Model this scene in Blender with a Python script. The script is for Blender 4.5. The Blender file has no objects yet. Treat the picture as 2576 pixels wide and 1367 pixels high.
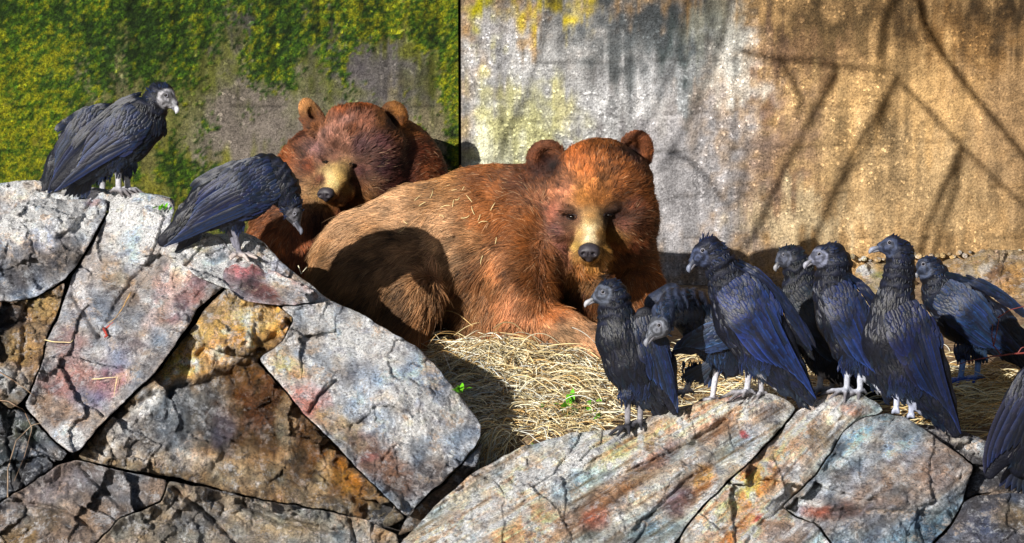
import bpy, math, random
import numpy as np
from mathutils import Vector

rng = np.random.default_rng(7)
random.seed(7)
SC = bpy.context.scene
COL = SC.collection

# ------------------------------------------------------------------ camera, world, sun, exposure
PITCH = math.radians(12.0)
CD = 12.5
TANH = 0.16356
CAMP = np.array([0.0, -CD * math.cos(PITCH), 0.30 + CD * math.sin(PITCH)])
cam = bpy.data.cameras.new("camera")
cam.sensor_width = 36
cam.lens = 18 / TANH
cam.clip_end = 500
camo = bpy.data.objects.new("camera", cam)
COL.objects.link(camo)
camo.location = CAMP
camo.rotation_euler = (math.radians(90) - PITCH, 0, 0)
SC.camera = camo

SUN_D = np.array([0.63, 1.0, -0.54])
SUN_D = SUN_D / np.linalg.norm(SUN_D)
elev = math.asin(-SUN_D[2])
az = math.atan2(-SUN_D[0], -SUN_D[1])
w = bpy.data.worlds.new("World")
SC.world = w
w.use_nodes = True
nt = w.node_tree
for n in list(nt.nodes):
    nt.nodes.remove(n)
sky = nt.nodes.new("ShaderNodeTexSky")
sky.sky_type = 'NISHITA'
sky.sun_disc = False
sky.sun_elevation = elev
sky.sun_rotation = az
bg = nt.nodes.new("ShaderNodeBackground")
bg.inputs[1].default_value = 0.05
wo = nt.nodes.new("ShaderNodeOutputWorld")
nt.links.new(sky.outputs[0], bg.inputs[0])
nt.links.new(bg.outputs[0], wo.inputs[0])
sl = bpy.data.lights.new("sun", 'SUN')
sl.energy = 5.0
sl.angle = math.radians(0.5)
sl.color = (1.0, 0.95, 0.88)
so = bpy.data.objects.new("sun", sl)
COL.objects.link(so)
so.rotation_euler = Vector(SUN_D.tolist()).to_track_quat('-Z', 'Y').to_euler()
SC.view_settings.view_transform = 'Standard'
SC.view_settings.look = 'None'
SC.view_settings.gamma = 1
SC.view_settings.use_curve_mapping = False
SC.view_settings.exposure = 0.58

# ------------------------------------------------------------------ helpers
def P(px, py, Y):
    """world point seen at photo position (px,py) (2576 wide frame) on the plane y=Y"""
    px = np.asarray(px, float); py = np.asarray(py, float); Y = np.asarray(Y, float)
    a = (px - 1288) / 1288 * TANH
    b = (683.5 - py) / 1288 * TANH
    dx = a
    dy = math.cos(PITCH) + b * math.sin(PITCH)
    dz = -math.sin(PITCH) + b * math.cos(PITCH)
    s = (Y - CAMP[1]) / dy
    return np.stack(np.broadcast_arrays(dx * s, Y + 0 * s, CAMP[2] + dz * s), -1)

def to_px(p):
    d = np.asarray(p) - CAMP
    f = d[..., 1] * math.cos(PITCH) - d[..., 2] * math.sin(PITCH)
    u = d[..., 1] * math.sin(PITCH) + d[..., 2] * math.cos(PITCH)
    return 1288 + d[..., 0] / f / TANH * 1288, 683.5 - u / f / TANH * 1288

def _h(ix, iy, iz, s):
    n = (ix * 374761393 + iy * 668265263 + iz * 2147483647 + s * 1274126177) & 0xffffffff
    n = ((n ^ (n >> 13)) * 1274126177) & 0xffffffff
    n = n ^ (n >> 16)
    n = (n * 2246822519) & 0xffffffff
    return ((n ^ (n >> 15)) & 0xffffff) / float(0xffffff)

def vnoise(x, y, z, s=0):
    x, y, z = np.broadcast_arrays(np.asarray(x, float), np.asarray(y, float), np.asarray(z, float))
    ix = np.floor(x).astype(np.int64); iy = np.floor(y).astype(np.int64); iz = np.floor(z).astype(np.int64)
    fx = x - ix; fy = y - iy; fz = z - iz
    fx = fx * fx * (3 - 2 * fx); fy = fy * fy * (3 - 2 * fy); fz = fz * fz * (3 - 2 * fz)
    r = 0
    for a in (0, 1):
        wa = fx if a else 1 - fx
        for b in (0, 1):
            wb = fy if b else 1 - fy
            for c in (0, 1):
                wc = fz if c else 1 - fz
                r = r + wa * wb * wc * _h(ix + a, iy + b, iz + c, s)
    return r * 2 - 1

def fbm(x, y, z, o=4, s=0, g=0.5):
    a = 1.0; t = 0; f = 1.0; tot = 0
    for i in range(o):
        t = t + a * vnoise(x * f + i * 17.3, y * f - i * 9.1, z * f + i * 5.7, s + i)
        tot += a; a *= g; f *= 2.03
    return t / tot

def ridged(x, y, z, o=4, s=0):
    a = 1.0; t = 0; f = 1.0; tot = 0
    for i in range(o):
        t = t + a * (1 - 2 * np.abs(vnoise(x * f + i * 7.3, y * f, z * f + i * 3.7, s + i)))
        tot += a; a *= 0.5; f *= 2.1
    return t / tot

def facets(u, v, scale, seed, soft=0.0):
    """broken stone: every voronoi cell is a little plane tilted its own way"""
    u = u * scale; v = v * scale
    iu = np.floor(u).astype(np.int64); iv = np.floor(v).astype(np.int64)
    best = np.full(u.shape, 9e9); out = np.zeros(u.shape)
    for a in (-1, 0, 1):
        for b in (-1, 0, 1):
            cu, cv_ = iu + a, iv + b
            z = np.zeros_like(cu)
            x = cu + _h(cu, cv_, z, seed); y = cv_ + _h(cu, cv_, z, seed + 1)
            d = (u - x) ** 2 + (v - y) ** 2
            g1 = _h(cu, cv_, z, seed + 2) * 2 - 1; g2 = _h(cu, cv_, z, seed + 3) * 2 - 1; g0 = _h(cu, cv_, z, seed + 4) - .5
            val = g1 * (u - x) + g2 * (v - y) + .5 * g0
            m = d < best
            best = np.where(m, d, best); out = np.where(m, val, out)
    return out

def ss(a, b, x):
    t = np.clip((x - a) / (b - a), 0, 1)
    return t * t * (3 - 2 * t)

def lin(c):
    c = np.asarray(c, float) / 255.0
    return np.where(c <= 0.04045, c / 12.92, ((c + 0.055) / 1.055) ** 2.4)

def tag(o, label=None, cat=None, group=None, kind=None):
    if label: o["label"] = label
    if cat: o["category"] = cat
    if group: o["group"] = group
    if kind: o["kind"] = kind
    return o

def empty(name, loc, label, cat, group=None):
    o = bpy.data.objects.new(name, None)
    o.empty_display_size = 0.1
    COL.objects.link(o)
    o.location = [float(v) for v in loc]
    return tag(o, label, cat, group)

def mesh_obj(name, V, F, mat, col=None, parent=None, smooth=True):
    """V (n,3), F (m,k) int array or list of such arrays"""
    V = np.asarray(V, np.float32)
    if not isinstance(F, list): F = [F]
    F = [np.asarray(f, np.int64) for f in F if len(f)]
    if parent is not None:
        V = V - np.array(parent.location, np.float32)
    me = bpy.data.meshes.new(name)
    me.vertices.add(len(V))
    me.vertices.foreach_set("co", V.ravel())
    idx = np.concatenate([f.ravel() for f in F])
    cnt = np.concatenate([np.full(len(f), f.shape[1]) for f in F])
    st = np.concatenate([[0], np.cumsum(cnt)[:-1]])
    me.loops.add(len(idx))
    me.loops.foreach_set("vertex_index", idx.astype(np.int32))
    me.polygons.add(len(cnt))
    me.polygons.foreach_set("loop_start", st.astype(np.int32))
    me.polygons.foreach_set("loop_total", cnt.astype(np.int32))
    me.polygons.foreach_set("use_smooth", np.full(len(cnt), smooth))
    me.update(calc_edges=True)
    if col is not None:
        a = me.color_attributes.new("Col", 'FLOAT_COLOR', 'POINT')
        c = np.ones((len(V), 4), np.float32); c[:, :np.shape(col)[1]] = col
        a.data.foreach_set("color", c.ravel())
    me.materials.append(mat)
    o = bpy.data.objects.new(name, me)
    COL.objects.link(o)
    if parent is not None: o.parent = parent
    return o

def curves_obj(name, pts, rad, col, mat, parent=None):
    """pts (N,K,3), rad (N,K), col (N,3)"""
    N, K, _ = pts.shape
    if parent is not None:
        pts = pts - np.array(parent.location)
    hc = bpy.data.hair_curves.new(name)
    hc.add_curves([K] * N)
    hc.position_data.foreach_set("vector", pts.astype(np.float32).ravel())
    a = hc.attributes.get("radius") or hc.attributes.new("radius", 'FLOAT', 'POINT')
    a.data.foreach_set("value", rad.astype(np.float32).ravel())
    c = hc.attributes.new("Col", 'FLOAT_COLOR', 'CURVE')
    cc = np.ones((N, 4), np.float32); cc[:, :3] = col
    c.data.foreach_set("color", cc.ravel())
    hc.materials.append(mat)
    o = bpy.data.objects.new(name, hc)
    COL.objects.link(o)
    if parent is not None: o.parent = parent
    return o

class Nodes:
    def __init__(s, name):
        s.m = bpy.data.materials.new(name); s.m.use_nodes = True
        s.t = s.m.node_tree
        s.b = s.t.nodes["Principled BSDF"]
        s.tc = s.n("ShaderNodeTexCoord")
    def n(s, ty, **k):
        x = s.t.nodes.new(ty)
        for a, v in k.items(): setattr(x, a, v)
        return x
    def l(s, a, b): s.t.links.new(a, b)
    def noise(s, scale, detail=4, rough=0.6, vec=None):
        x = s.n("ShaderNodeTexNoise")
        x.inputs["Scale"].default_value = scale; x.inputs["Detail"].default_value = detail
        x.inputs["Roughness"].default_value = rough
        s.l(vec or s.geo(), x.inputs["Vector"]); return x.outputs["Fac"]
    def geo(s):
        if not hasattr(s, "_g"): s._g = s.n("ShaderNodeNewGeometry")
        return s._g.outputs["Position"]
    def vor(s, scale, feat='F1', vec=None):
        x = s.n("ShaderNodeTexVoronoi"); x.feature = feat
        x.inputs["Scale"].default_value = scale
        s.l(vec or s.geo(), x.inputs["Vector"]); return x
    def ramp(s, f, stops):
        r = s.n("ShaderNodeValToRGB")
        el = r.color_ramp.elements
        while len(el) < len(stops): el.new(0.5)
        for e, (p, c) in zip(el, stops):
            e.position = p; e.color = (*c, 1) if len(c) == 3 else c
        s.l(f, r.inputs[0]); return r.outputs[0]
    def mix(s, f, a, b, mode='MIX'):
        x = s.n("ShaderNodeMix"); x.data_type = 'RGBA'; x.blend_type = mode
        if isinstance(f, (int, float)): x.inputs[0].default_value = f
        else: s.l(f, x.inputs[0])
        for v, i in ((a, 6), (b, 7)):
            if isinstance(v, tuple): x.inputs[i].default_value = (*v, 1)
            else: s.l(v, x.inputs[i])
        return x.outputs[2]
    def math(s, op, a, b=None):
        x = s.n("ShaderNodeMath"); x.operation = op
        for v, i in ((a, 0), (b, 1)):
            if v is None: continue
            if isinstance(v, (int, float)): x.inputs[i].default_value = v
            else: s.l(v, x.inputs[i])
        return x.outputs[0]
    def attr(s, name="Col"):
        a = s.n("ShaderNodeAttribute"); a.attribute_name = name; return a.outputs["Color"]
    def bump(s, h, strength, dist, prev=None):
        x = s.n("ShaderNodeBump"); x.inputs["Strength"].default_value = strength
        x.inputs["Distance"].default_value = dist
        s.l(h, x.inputs["Height"])
        if prev: s.l(prev, x.inputs["Normal"])
        s.l(x.outputs[0], s.b.inputs["Normal"]); return x.outputs[0]

G = lambda v: (v, v, v)
# rock: painted stains and corner shade (attribute) x crystal speckle
def rock_mat():
    m = Nodes("granite")
    a = m.n("ShaderNodeAttribute"); a.attribute_name = "Col"
    c = a.outputs["Color"]; wet = a.outputs["Alpha"]
    dry = m.math('SUBTRACT', 1.0, wet)
    crust = m.ramp(m.noise(18, 10, 0.8), [(0.52, G(0)), (0.575, G(1))])
    c = m.mix(m.math('MULTIPLY', m.math('MULTIPLY', crust, dry), 0.5), c, (0.72, 0.76, 0.82))
    dk = m.ramp(m.noise(26, 10, 0.82), [(0.41, G(1)), (0.465, G(0))])
    c = m.mix(m.math('MULTIPLY', dk, 0.8), c, m.mix(1.0, c, (0.20, 0.20, 0.24), 'MULTIPLY'))
    rust = m.ramp(m.noise(9, 9, 0.78), [(0.55, G(0)), (0.62, G(1))])
    c = m.mix(m.math('MULTIPLY', rust, 0.6), c, m.mix(1.0, c, (1.05, 0.66, 0.34), 'MULTIPLY'))
    sp = m.ramp(m.noise(115, 4, 0.8), [(0.37, G(0.18)), (0.45, G(0.85)), (0.58, G(1.15)), (0.67, G(1.9))])
    c = m.mix(0.85, c, sp, 'MULTIPLY')
    m.l(c, m.b.inputs["Base Color"])
    m.l(m.math('SUBTRACT', 0.66, m.math('MULTIPLY', wet, 0.46)), m.b.inputs["Roughness"])
    b1 = m.bump(m.noise(24, 10, 0.78), 1.0, 0.06)
    m.bump(m.noise(115, 4, 0.8), 0.8, 0.008, b1)
    return m.m
def wall_mat(moss=False):
    m = Nodes("mossy_concrete" if moss else "pebbly_concrete")
    c = m.attr()
    vo = m.vor(70 if moss else 105)
    pv = m.n("ShaderNodeSeparateColor"); m.l(vo.outputs["Color"], pv.inputs[0])
    peb = m.ramp(pv.outputs[0], [(0.0, G(0.5)), (0.45, G(0.95)), (0.93, G(1.05)), (0.97, G(2.2))])
    c = m.mix(m.ramp(m.noise(4, 4, 0.6), [(0.4, G(0.15)), (0.6, G(0.85))]), c, peb, 'MULTIPLY')
    if moss:
        mg = m.n("ShaderNodeAttribute"); mg.attribute_name = "Col"
        gr = m.ramp(m.noise(125, 5, 0.8), [(0.36, (0.12, 0.16, 0.14)), (0.48, (0.7, 0.85, 0.7)), (0.57, (1.1, 1.15, 0.9)), (0.68, (1.9, 1.8, 1.1))])
        c = m.mix(mg.outputs["Alpha"], c, m.mix(1.0, c, gr, 'MULTIPLY'))
    sp = m.ramp(m.noise(110, 4, 0.75), [(0.34, G(0.35)), (0.5, G(0.97)), (0.68, G(1.45))])
    c = m.mix(0.8, c, sp, 'MULTIPLY')
    big = m.ramp(m.noise(9, 8, 0.75), [(0.36, G(0.55)), (0.5, G(0.95)), (0.66, G(1.25))])
    c = m.mix(0.9, c, big, 'MULTIPLY')
    m.l(c, m.b.inputs["Base Color"])
    m.b.inputs["Roughness"].default_value = 0.9
    m.b.inputs["Specular IOR Level"].default_value = 0.2
    if moss:
        n1 = m.bump(m.noise(65, 5, 0.7), 1.0, 0.02)
        m.bump(m.noise(190, 3, 0.7), 0.9, 0.006, n1)
    else:
        n1 = m.bump(m.noise(90, 5, 0.7), 0.7, 0.008)
        m.bump(vo.outputs["Distance"], 0.5, 0.004, n1)
    return m.m
def fur_mat(name="fur"):
    m = Nodes(name)
    m.l(m.attr(), m.b.inputs["Base Color"])
    m.b.inputs["Roughness"].default_value = 0.42
    m.b.inputs["Specular IOR Level"].default_value = 0.35
    return m.m
def skin_mat(name, rough=0.8, bump=0.4, scale=140, spec=0.3):
    m = Nodes(name)
    c = m.mix(0.6, m.attr(), m.ramp(m.noise(scale, 3, 0.6), [(0.35, G(0.6)), (0.65, G(1.3))]), 'MULTIPLY')
    m.l(c, m.b.inputs["Base Color"])
    m.b.inputs["Roughness"].default_value = rough
    m.b.inputs["Specular IOR Level"].default_value = spec
    m.bump(m.noise(scale, 4, 0.6), bump, 0.006)
    return m.m
def feather_mat():
    m = Nodes("feather")
    c = m.mix(0.5, m.attr(), m.ramp(m.noise(60, 3, 0.6), [(0.35, G(0.5)), (0.65, G(1.5))]), 'MULTIPLY')
    m.l(c, m.b.inputs["Base Color"])
    m.b.inputs["Roughness"].default_value = 0.5
    m.b.inputs["Specular IOR Level"].default_value = 0.38
    m.b.inputs["Sheen Weight"].default_value = 0.3
    m.b.inputs["Sheen Tint"].default_value = (0.35, 0.6, 1.0, 1)
    m.b.inputs["Sheen Roughness"].default_value = 0.4
    m.bump(m.noise(220, 2, 0.5), 0.4, 0.002)
    return m.m
def plain_mat(name, rgb, rough=0.6, spec=0.5, var=0.3, scale=80):
    m = Nodes(name)
    c = m.mix(var, tuple(lin(rgb)), m.ramp(m.noise(scale, 4, 0.6), [(0.3, G(0.5)), (0.7, G(1.5))]), 'MULTIPLY')
    m.l(c, m.b.inputs["Base Color"])
    m.b.inputs["Roughness"].default_value = rough
    m.b.inputs["Specular IOR Level"].default_value = spec
    return m.m
def ground_mat():
    m = Nodes("dirt")
    c = m.ramp(m.noise(30, 8, 0.75), [(0.3, tuple(lin((60, 48, 36)))), (0.5, tuple(lin((128, 105, 80)))), (0.7, tuple(lin((190, 165, 125))))])
    m.l(c, m.b.inputs["Base Color"]); m.b.inputs["Roughness"].default_value = 0.95
    m.bump(m.noise(60, 6, 0.7), 0.8, 0.02)
    return m.m
M_ROCK, M_WALL, M_MOSSW = rock_mat(), wall_mat(), wall_mat(True)
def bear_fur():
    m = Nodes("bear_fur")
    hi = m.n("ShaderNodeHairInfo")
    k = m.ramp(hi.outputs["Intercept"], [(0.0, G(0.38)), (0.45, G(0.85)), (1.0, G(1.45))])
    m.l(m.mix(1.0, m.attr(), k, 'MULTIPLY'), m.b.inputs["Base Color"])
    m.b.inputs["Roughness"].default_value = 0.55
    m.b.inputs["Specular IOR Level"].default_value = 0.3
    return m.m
M_FUR, M_BODY = bear_fur(), skin_mat("bear_hide")
M_BIRD, M_FEATH = skin_mat("bird_skin", 0.6, 0.7, 90), feather_mat()
M_STRAW = fur_mat("straw"); M_GROUND = ground_mat()
M_NOSE = plain_mat("wet_nose", (50, 46, 52), 0.55, 0.4, .6, 140)
M_EYE = plain_mat("eye", (14, 9, 8), 0.12, 0.9, 0)
M_BEAK = skin_mat("beak_horn", 0.45, 0.2, 60)
M_TWIG = fur_mat("twig")
M_BARK = plain_mat("bark", (90, 74, 60), 0.9, 0.2)

WETC = {(70, 46, 20), (66, 44, 20), (100, 70, 34), (150, 96, 30), (96, 60, 44), (60, 60, 76)}
WETV = None
def paint(px, py, base, blobs, seed=0, warp=14):
    """albedo stains, and shade on the corner rocks: ellipses (x,y,rx,ry,deg,rgb,strength) with ragged, noise-broken edges"""
    c = np.empty((len(px), 3)); c[:] = lin(base)
    global WETV
    WETV = np.zeros(len(px))
    wx = px + warp * fbm(px / 45, py / 45, 0.3, 4, seed)
    wy = py + warp * fbm(px / 45, py / 45, 7.3, 4, seed + 5)
    if warp > 40: wx = wx + 70 * fbm(px / 90, py / 160, 3.3, 4, seed + 6); wy = wy + 130 * fbm(px / 16, py / 400, 4.3, 3, seed + 7)
    n = fbm(px / 26, py / 26, 2.2, 4, seed + 9)
    for i, (x, y, rx, ry, dg, rgb, st) in enumerate(blobs):
        a = math.radians(dg)
        dx, dy = wx - x, wy - y
        u = (dx * math.cos(a) + dy * math.sin(a)) / rx
        v = (-dx * math.sin(a) + dy * math.cos(a)) / ry
        d = np.sqrt(u * u + v * v)
        k = st * ss(1.25, 0.45, d + 0.55 * n * (1 if i % 2 else -1)) if warp < 40 else st * ss(1.5, 0.3, d + 0.7 * n * (1 if i % 2 else -1))
        c = c * (1 - k[:, None]) + lin(rgb) * k[:, None]
        if tuple(rgb) in WETC: WETV = np.maximum(WETV * (1 - k), k)
    return c

# ------------------------------------------------------------------ the walls
WY = 1.1
def wall(name, label, x0, x1, mat, base, blobs, seed, moss=False, yoff=0.0):
    st = 0.011
    kk = 0
    nx = int((x1 - x0) / st); nz = int(2.15 / st)
    xs = np.linspace(x0, x1, nx); zs = np.linspace(-0.35, 1.8, nz)
    X, Z = np.meshgrid(xs, zs, indexing='ij')
    x, z = X.ravel(), Z.ravel()
    px, py = to_px(np.stack([x, np.full_like(x, WY), z], -1))
    d = 0.006 * fbm(x * 3, z * 3, 1, 4, seed) + 0.004 * fbm(x * 30, z * 30, 4, 3, seed + 3)
    c = paint(px, py, base, blobs, seed, 60)
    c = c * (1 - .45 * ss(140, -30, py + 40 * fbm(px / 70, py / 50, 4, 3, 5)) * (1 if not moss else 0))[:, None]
    if moss:
        # moss: clumpy cover that thins in vertical drips
        cov = wall_moss(px, py)
        n = fbm(px / 7, py / 8, 3, 4, 91, .7)
        n2 = fbm(px / 34, py / 80, 3, 4, 77)
        k = ss(-0.22, 0.24, cov - .20 + 1.15 * n + 1.0 * n2) * .94
        t = np.clip(0.36 + 1.5 * fbm(px / 10, py / 10, 5, 4, 55, .7) + 0.5 * fbm(px / 80, py / 110, 5, 3, 15) + moss_tone(px, py), 0, 1)[:, None]
        mc = 1.25 * np.where(t < .5, lin((20, 42, 12)) * (1 - 2 * t) + lin((56, 84, 16)) * 2 * t, lin((56, 84, 16)) * (2 - 2 * t) + lin((126, 122, 18)) * (2 * t - 1))
        c = c * (1 - k[:, None]) + mc * k[:, None]; kk = k
        sv = ss(-.05, .4, fbm(px / 22, py / 260, 3, 4, 161) + .35 * fbm(px / 8, py / 60, 3, 3, 162)) * ss(420, 60, py) * ss(200, 420, px)
        c = c * (1 - .55 * sv)[:, None]
        d = d + k * (0.004 + 0.012 * n)
    else:
        st1 = fbm(px / 14, py / 150, 3, 4, 61); st2 = fbm(px / 60, py / 300, 5, 3, 62)
        c = c * np.clip(.94 + .45 * st1 + .4 * st2, .35, 1.5)[:, None]
        d = d + .005 * fbm(px / 7, py / 7, 1, 3, 63)
    # pour lines between the lifts of concrete
    for (ly, sl_, dep) in ((268, 0.0, 0.005),) if moss else ((150, -0.02, .006), (278, -0.05, .008), (375, -0.04, .008), (492, -0.03, .008), (600, 0.0, .005)):
        wob = 3 * fbm(px / 30, 0, 1, 3, int(ly))
        g = np.exp(-((py - ly - sl_ * (px - 1900) - wob) / 2.6) ** 2) * ss(-0.35, 0.25, fbm(px / 60, 0, 4, 3, int(ly) + 4))
        d = d - dep * 1.2 * g
        c = c * (1 - 0.4 * g[:, None])
    # exposed stones standing proud
    sx, sz = np.floor(x / .03), np.floor(z / .03)
    y = WY + yoff - d
    V = np.stack([x, y, z], -1)
    i = np.arange(nx * nz).reshape(nx, nz)
    F = np.stack([i[:-1, :-1], i[1:, :-1], i[1:, 1:], i[:-1, 1:]], -1).reshape(-1, 4)
    # closed box behind the displaced face, and the coarse rest of the wall above/below
    c = np.concatenate([c, np.broadcast_to(kk, (len(c),))[:, None]], 1)
    o = mesh_obj(name, V, F, mat, c)
    # box behind
    def boxv(a0, a1, b0, b1, c0, c1):
        v = np.array([[a, b, cc] for a in (a0, a1) for b in (b0, b1) for cc in (c0, c1)], float)
        f = np.array([[0, 1, 3, 2], [4, 6, 7, 5], [0, 4, 5, 1], [2, 3, 7, 6], [0, 2, 6, 4], [1, 5, 7, 3]])
        return v, f
    v1, f1 = boxv(x0, x1, WY + yoff + 0.03, WY + 0.45, -1.5, 3.4)
    v2, f2 = boxv(x0, x1, WY + yoff, WY + yoff + 0.028, 1.801, 3.4)
    cc = np.tile(lin(base), (16, 1))
    me = mesh_obj("core", np.concatenate([v1, v2]), np.concatenate([f1, f2 + 8]), mat, cc, None, False)
    me.parent = o
    tag(o, label, "wall")
    return o

def wall_moss(px, py):
    c = 0.85 - ss(-60, 420, py + 0.06 * (px - 500)) * 1.0
    c = c + 0.9 * ss(330, 0, px) * ss(560, 300, py) * 0.8
    c = c - 0.75 * np.exp(-(((px - 640) / 120) ** 2 + ((py - 340) / 120) ** 2)) - 0.5 * np.exp(-(((px - 560) / 90) ** 2 + ((py - 250) / 60) ** 2))
    c = c + 0.75 * np.exp(-((px - 655 - 25 * np.sin(py / 60)) / 42) ** 2) * ss(420, 200, py)
    c = c + 0.7 * np.exp(-((px - 872) / 20) ** 2) * ss(300, 150, py) + 0.6 * np.exp(-((px - 730) / 26) ** 2) * ss(300, 200, py)
    c = c - 0.7 * np.exp(-(((px - 960) / 110) ** 2 + ((py - 190) / 120) ** 2)) - 0.5 * np.exp(-(((px - 610) / 60) ** 2 + ((py - 60) / 70) ** 2))
    c = c + 0.8 * np.exp(-((px - 1145) / 22) ** 2) + 0.75 * np.exp(-(((px - 470) / 120) ** 2 + ((py - 445) / 60) ** 2))
    c = c + 0.5 * np.exp(-(((px - 60) / 160) ** 2 + ((py - 430) / 120) ** 2))
    c = c + 0.35 * np.exp(-(((px - 1060) / 70) ** 2 + ((py - 50) / 50) ** 2))
    return c
def moss_tone(px, py):
    return (0.30 * ss(420, 60, px) * ss(60, 160, py) - 0.22 * np.exp(-(((px - 330) / 190) ** 2 + ((py - 120) / 110) ** 2))
            - 0.3 * ss(150, 0, px) * ss(110, 0, py) + 0.25 * np.exp(-((px - 1145) / 30) ** 2) + 0.18 * np.exp(-(((px - 1000) / 110) ** 2 + ((py - 60) / 50) ** 2)))

jx = float(P(1157, 400, WY)[0])
wl = wall("concrete_wall", "rough grey concrete wall covered in green and yellow moss behind the left bear", -6.0, jx - 0.006, M_MOSSW,
     (96, 100, 44), [(820, 330, 330, 130, 0, (116, 112, 92), .8), (640, 330, 130, 150, 10, (128, 118, 112), .85), (960, 200, 120, 110, 0, (104, 98, 104), .8), (60, 380, 220, 260, 0, (122, 118, 36), .9), (330, 330, 130, 160, 0, (104, 100, 60), .7), (1000, 60, 200, 60, 0, (110, 112, 40), .6), (470, 450, 160, 60, 0, (120, 118, 34), .85),
                       (1050, 350, 120, 110, 0, (136, 124, 100), .8), (210, 170, 120, 90, 30, (108, 104, 90), .7), (700, 60, 160, 90, 0, (70, 66, 72), .8),
                       (880, 120, 60, 90, 0, (66, 62, 70), .7)], 11, True)
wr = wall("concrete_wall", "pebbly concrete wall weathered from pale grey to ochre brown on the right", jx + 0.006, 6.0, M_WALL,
     (164, 132, 90), [
    (1400, 250, 300, 330, 0, (150, 150, 150), 1), (1680, 480, 260, 330, 15, (146, 144, 146), 1), (1500, 120, 330, 100, 0, (152, 152, 152), .9),
    (1290, 340, 120, 130, -25, (180, 178, 130), .95), (1220, 410, 90, 60, 0, (206, 206, 180), .9), (1420, 320, 60, 50, 0, (186, 178, 110), .6),
    (1215, 35, 50, 60, 0, (178, 170, 20), 1), (1400, 25, 90, 45, 10, (196, 176, 14), .95), (1340, 60, 16, 60, 0, (150, 116, 60), .7),
    (1240, 110, 60, 70, 0, (176, 176, 180), .8), (1640, 80, 190, 95, 0, (66, 72, 76), .95), (1700, 170, 75, 90, 0, (62, 74, 74), .9),
    (1570, 140, 70, 70, 0, (92, 96, 98), .7), (1800, 40, 60, 100, 5, (130, 136, 126), .7), (1830, 120, 30, 120, 12, (206, 206, 200), .75),
    (1870, 200, 40, 60, 0, (214, 208, 196), .7), (2150, 60, 260, 70, 0, (92, 74, 48), .9), (2050, 130, 110, 55, 0, (112, 86, 62), .8),
    (1960, 110, 50, 60, 0, (96, 74, 60), .7), (2420, 100, 190, 120, 0, (104, 76, 42), .85), (2540, 30, 90, 90, 0, (52, 40, 24), .9),
    (2240, 290, 190, 150, -30, (186, 152, 104), .85), (2330, 480, 260, 150, 0, (168, 142, 104), .85), (1970, 420, 90, 190, 12, (128, 100, 78), .7),
    (2060, 330, 70, 130, 10, (178, 150, 108), .6), (2010, 560, 150, 60, 0, (196, 176, 140), .8), (2560, 330, 120, 180, 0, (140, 114, 84), .6),
    (1600, 240, 190, 60, -30, (172, 174, 178), .6), (1560, 300, 90, 60, 0, (206, 206, 206), .6), (1900, 280, 20, 100, 5, (120, 84, 66), .5)], 31)

# caulk of moss and dirt inside the joint is just the open 12 mm gap, with the cores closing it behind
jb = mesh_obj("joint_filler", np.array([[jx - .04, WY + .10, -1.5], [jx + .04, WY + .10, -1.5], [jx + .04, WY + .10, 3.4], [jx - .04, WY + .10, 3.4]]),
              np.array([[0, 1, 2, 3]]), M_BARK, None, None, False)
jb.parent = wl

# ------------------------------------------------------------------ ground
def gz(x, y):
    x = np.asarray(x, float); y = np.asarray(y, float)
    z = np.where(y > -1.5, 0.0, -0.9 * (-1.5 - y))
    z = np.maximum(z, -1.4)
    z = z + 0.02 * fbm(x * 1.7, y * 1.7, 0, 3, 3)
    mx, my = (P(1290, 850, -0.35)[0], -0.55)
    z = z + (0.038 + .03 * fbm(x * 7, y * 7, 3, 2, 12)) * np.exp(-(((x - mx) / 0.30) ** 2 + ((y - my) / 0.30) ** 2))
    z = z + 0.12 * ss(1.25, 2.2, x) * ss(-0.2, 1.1, y)
    z = z * ss(7, 3, np.abs(x)) * 1.0 + (1 - ss(7, 3, np.abs(x))) * np.where(y > -1.5, 0, np.maximum(-0.9 * (-1.5 - y), -1.4))
    return z
xs = np.concatenate([np.linspace(-40, -5, 12)[:-1], np.linspace(-5, 5, 260), np.linspace(5, 40, 12)[1:]])
ys = np.concatenate([np.linspace(-60, -4, 12)[:-1], np.linspace(-4, 1.2, 160), np.linspace(1.2, 60, 12)[1:]])
X, Yg = np.meshgrid(xs, ys, indexing='ij')
i = np.arange(X.size).reshape(X.shape)
F = np.stack([i[:-1, :-1], i[1:, :-1], i[1:, 1:], i[:-1, 1:]], -1).reshape(-1, 4)
Z = gz(X.ravel(), Yg.ravel()) + 0.008 * fbm(X.ravel() * 14, Yg.ravel() * 14, 0, 3, 8)
Z = np.where((Yg.ravel() > 1.12), -0.3, Z)
tag(mesh_obj("ground", np.stack([X.ravel(), Yg.ravel(), Z], -1), F, M_GROUND), kind="structure")

def ground_at(px, py):
    """world point where the pixel meets the ground"""
    px = np.asarray(px, float); py = np.asarray(py, float)
    Y = np.full(px.shape, -0.5)
    lo = np.full(px.shape, -3.2); hi = np.full(px.shape, WY - .02)
    for _ in range(18):
        mid = (lo + hi) / 2
        p = P(px, py, mid)
        below = p[..., 2] < gz(p[..., 0], mid)
        hi = np.where(below, mid, hi); lo = np.where(below, lo, mid)
    return P(px, py, lo)

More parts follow.
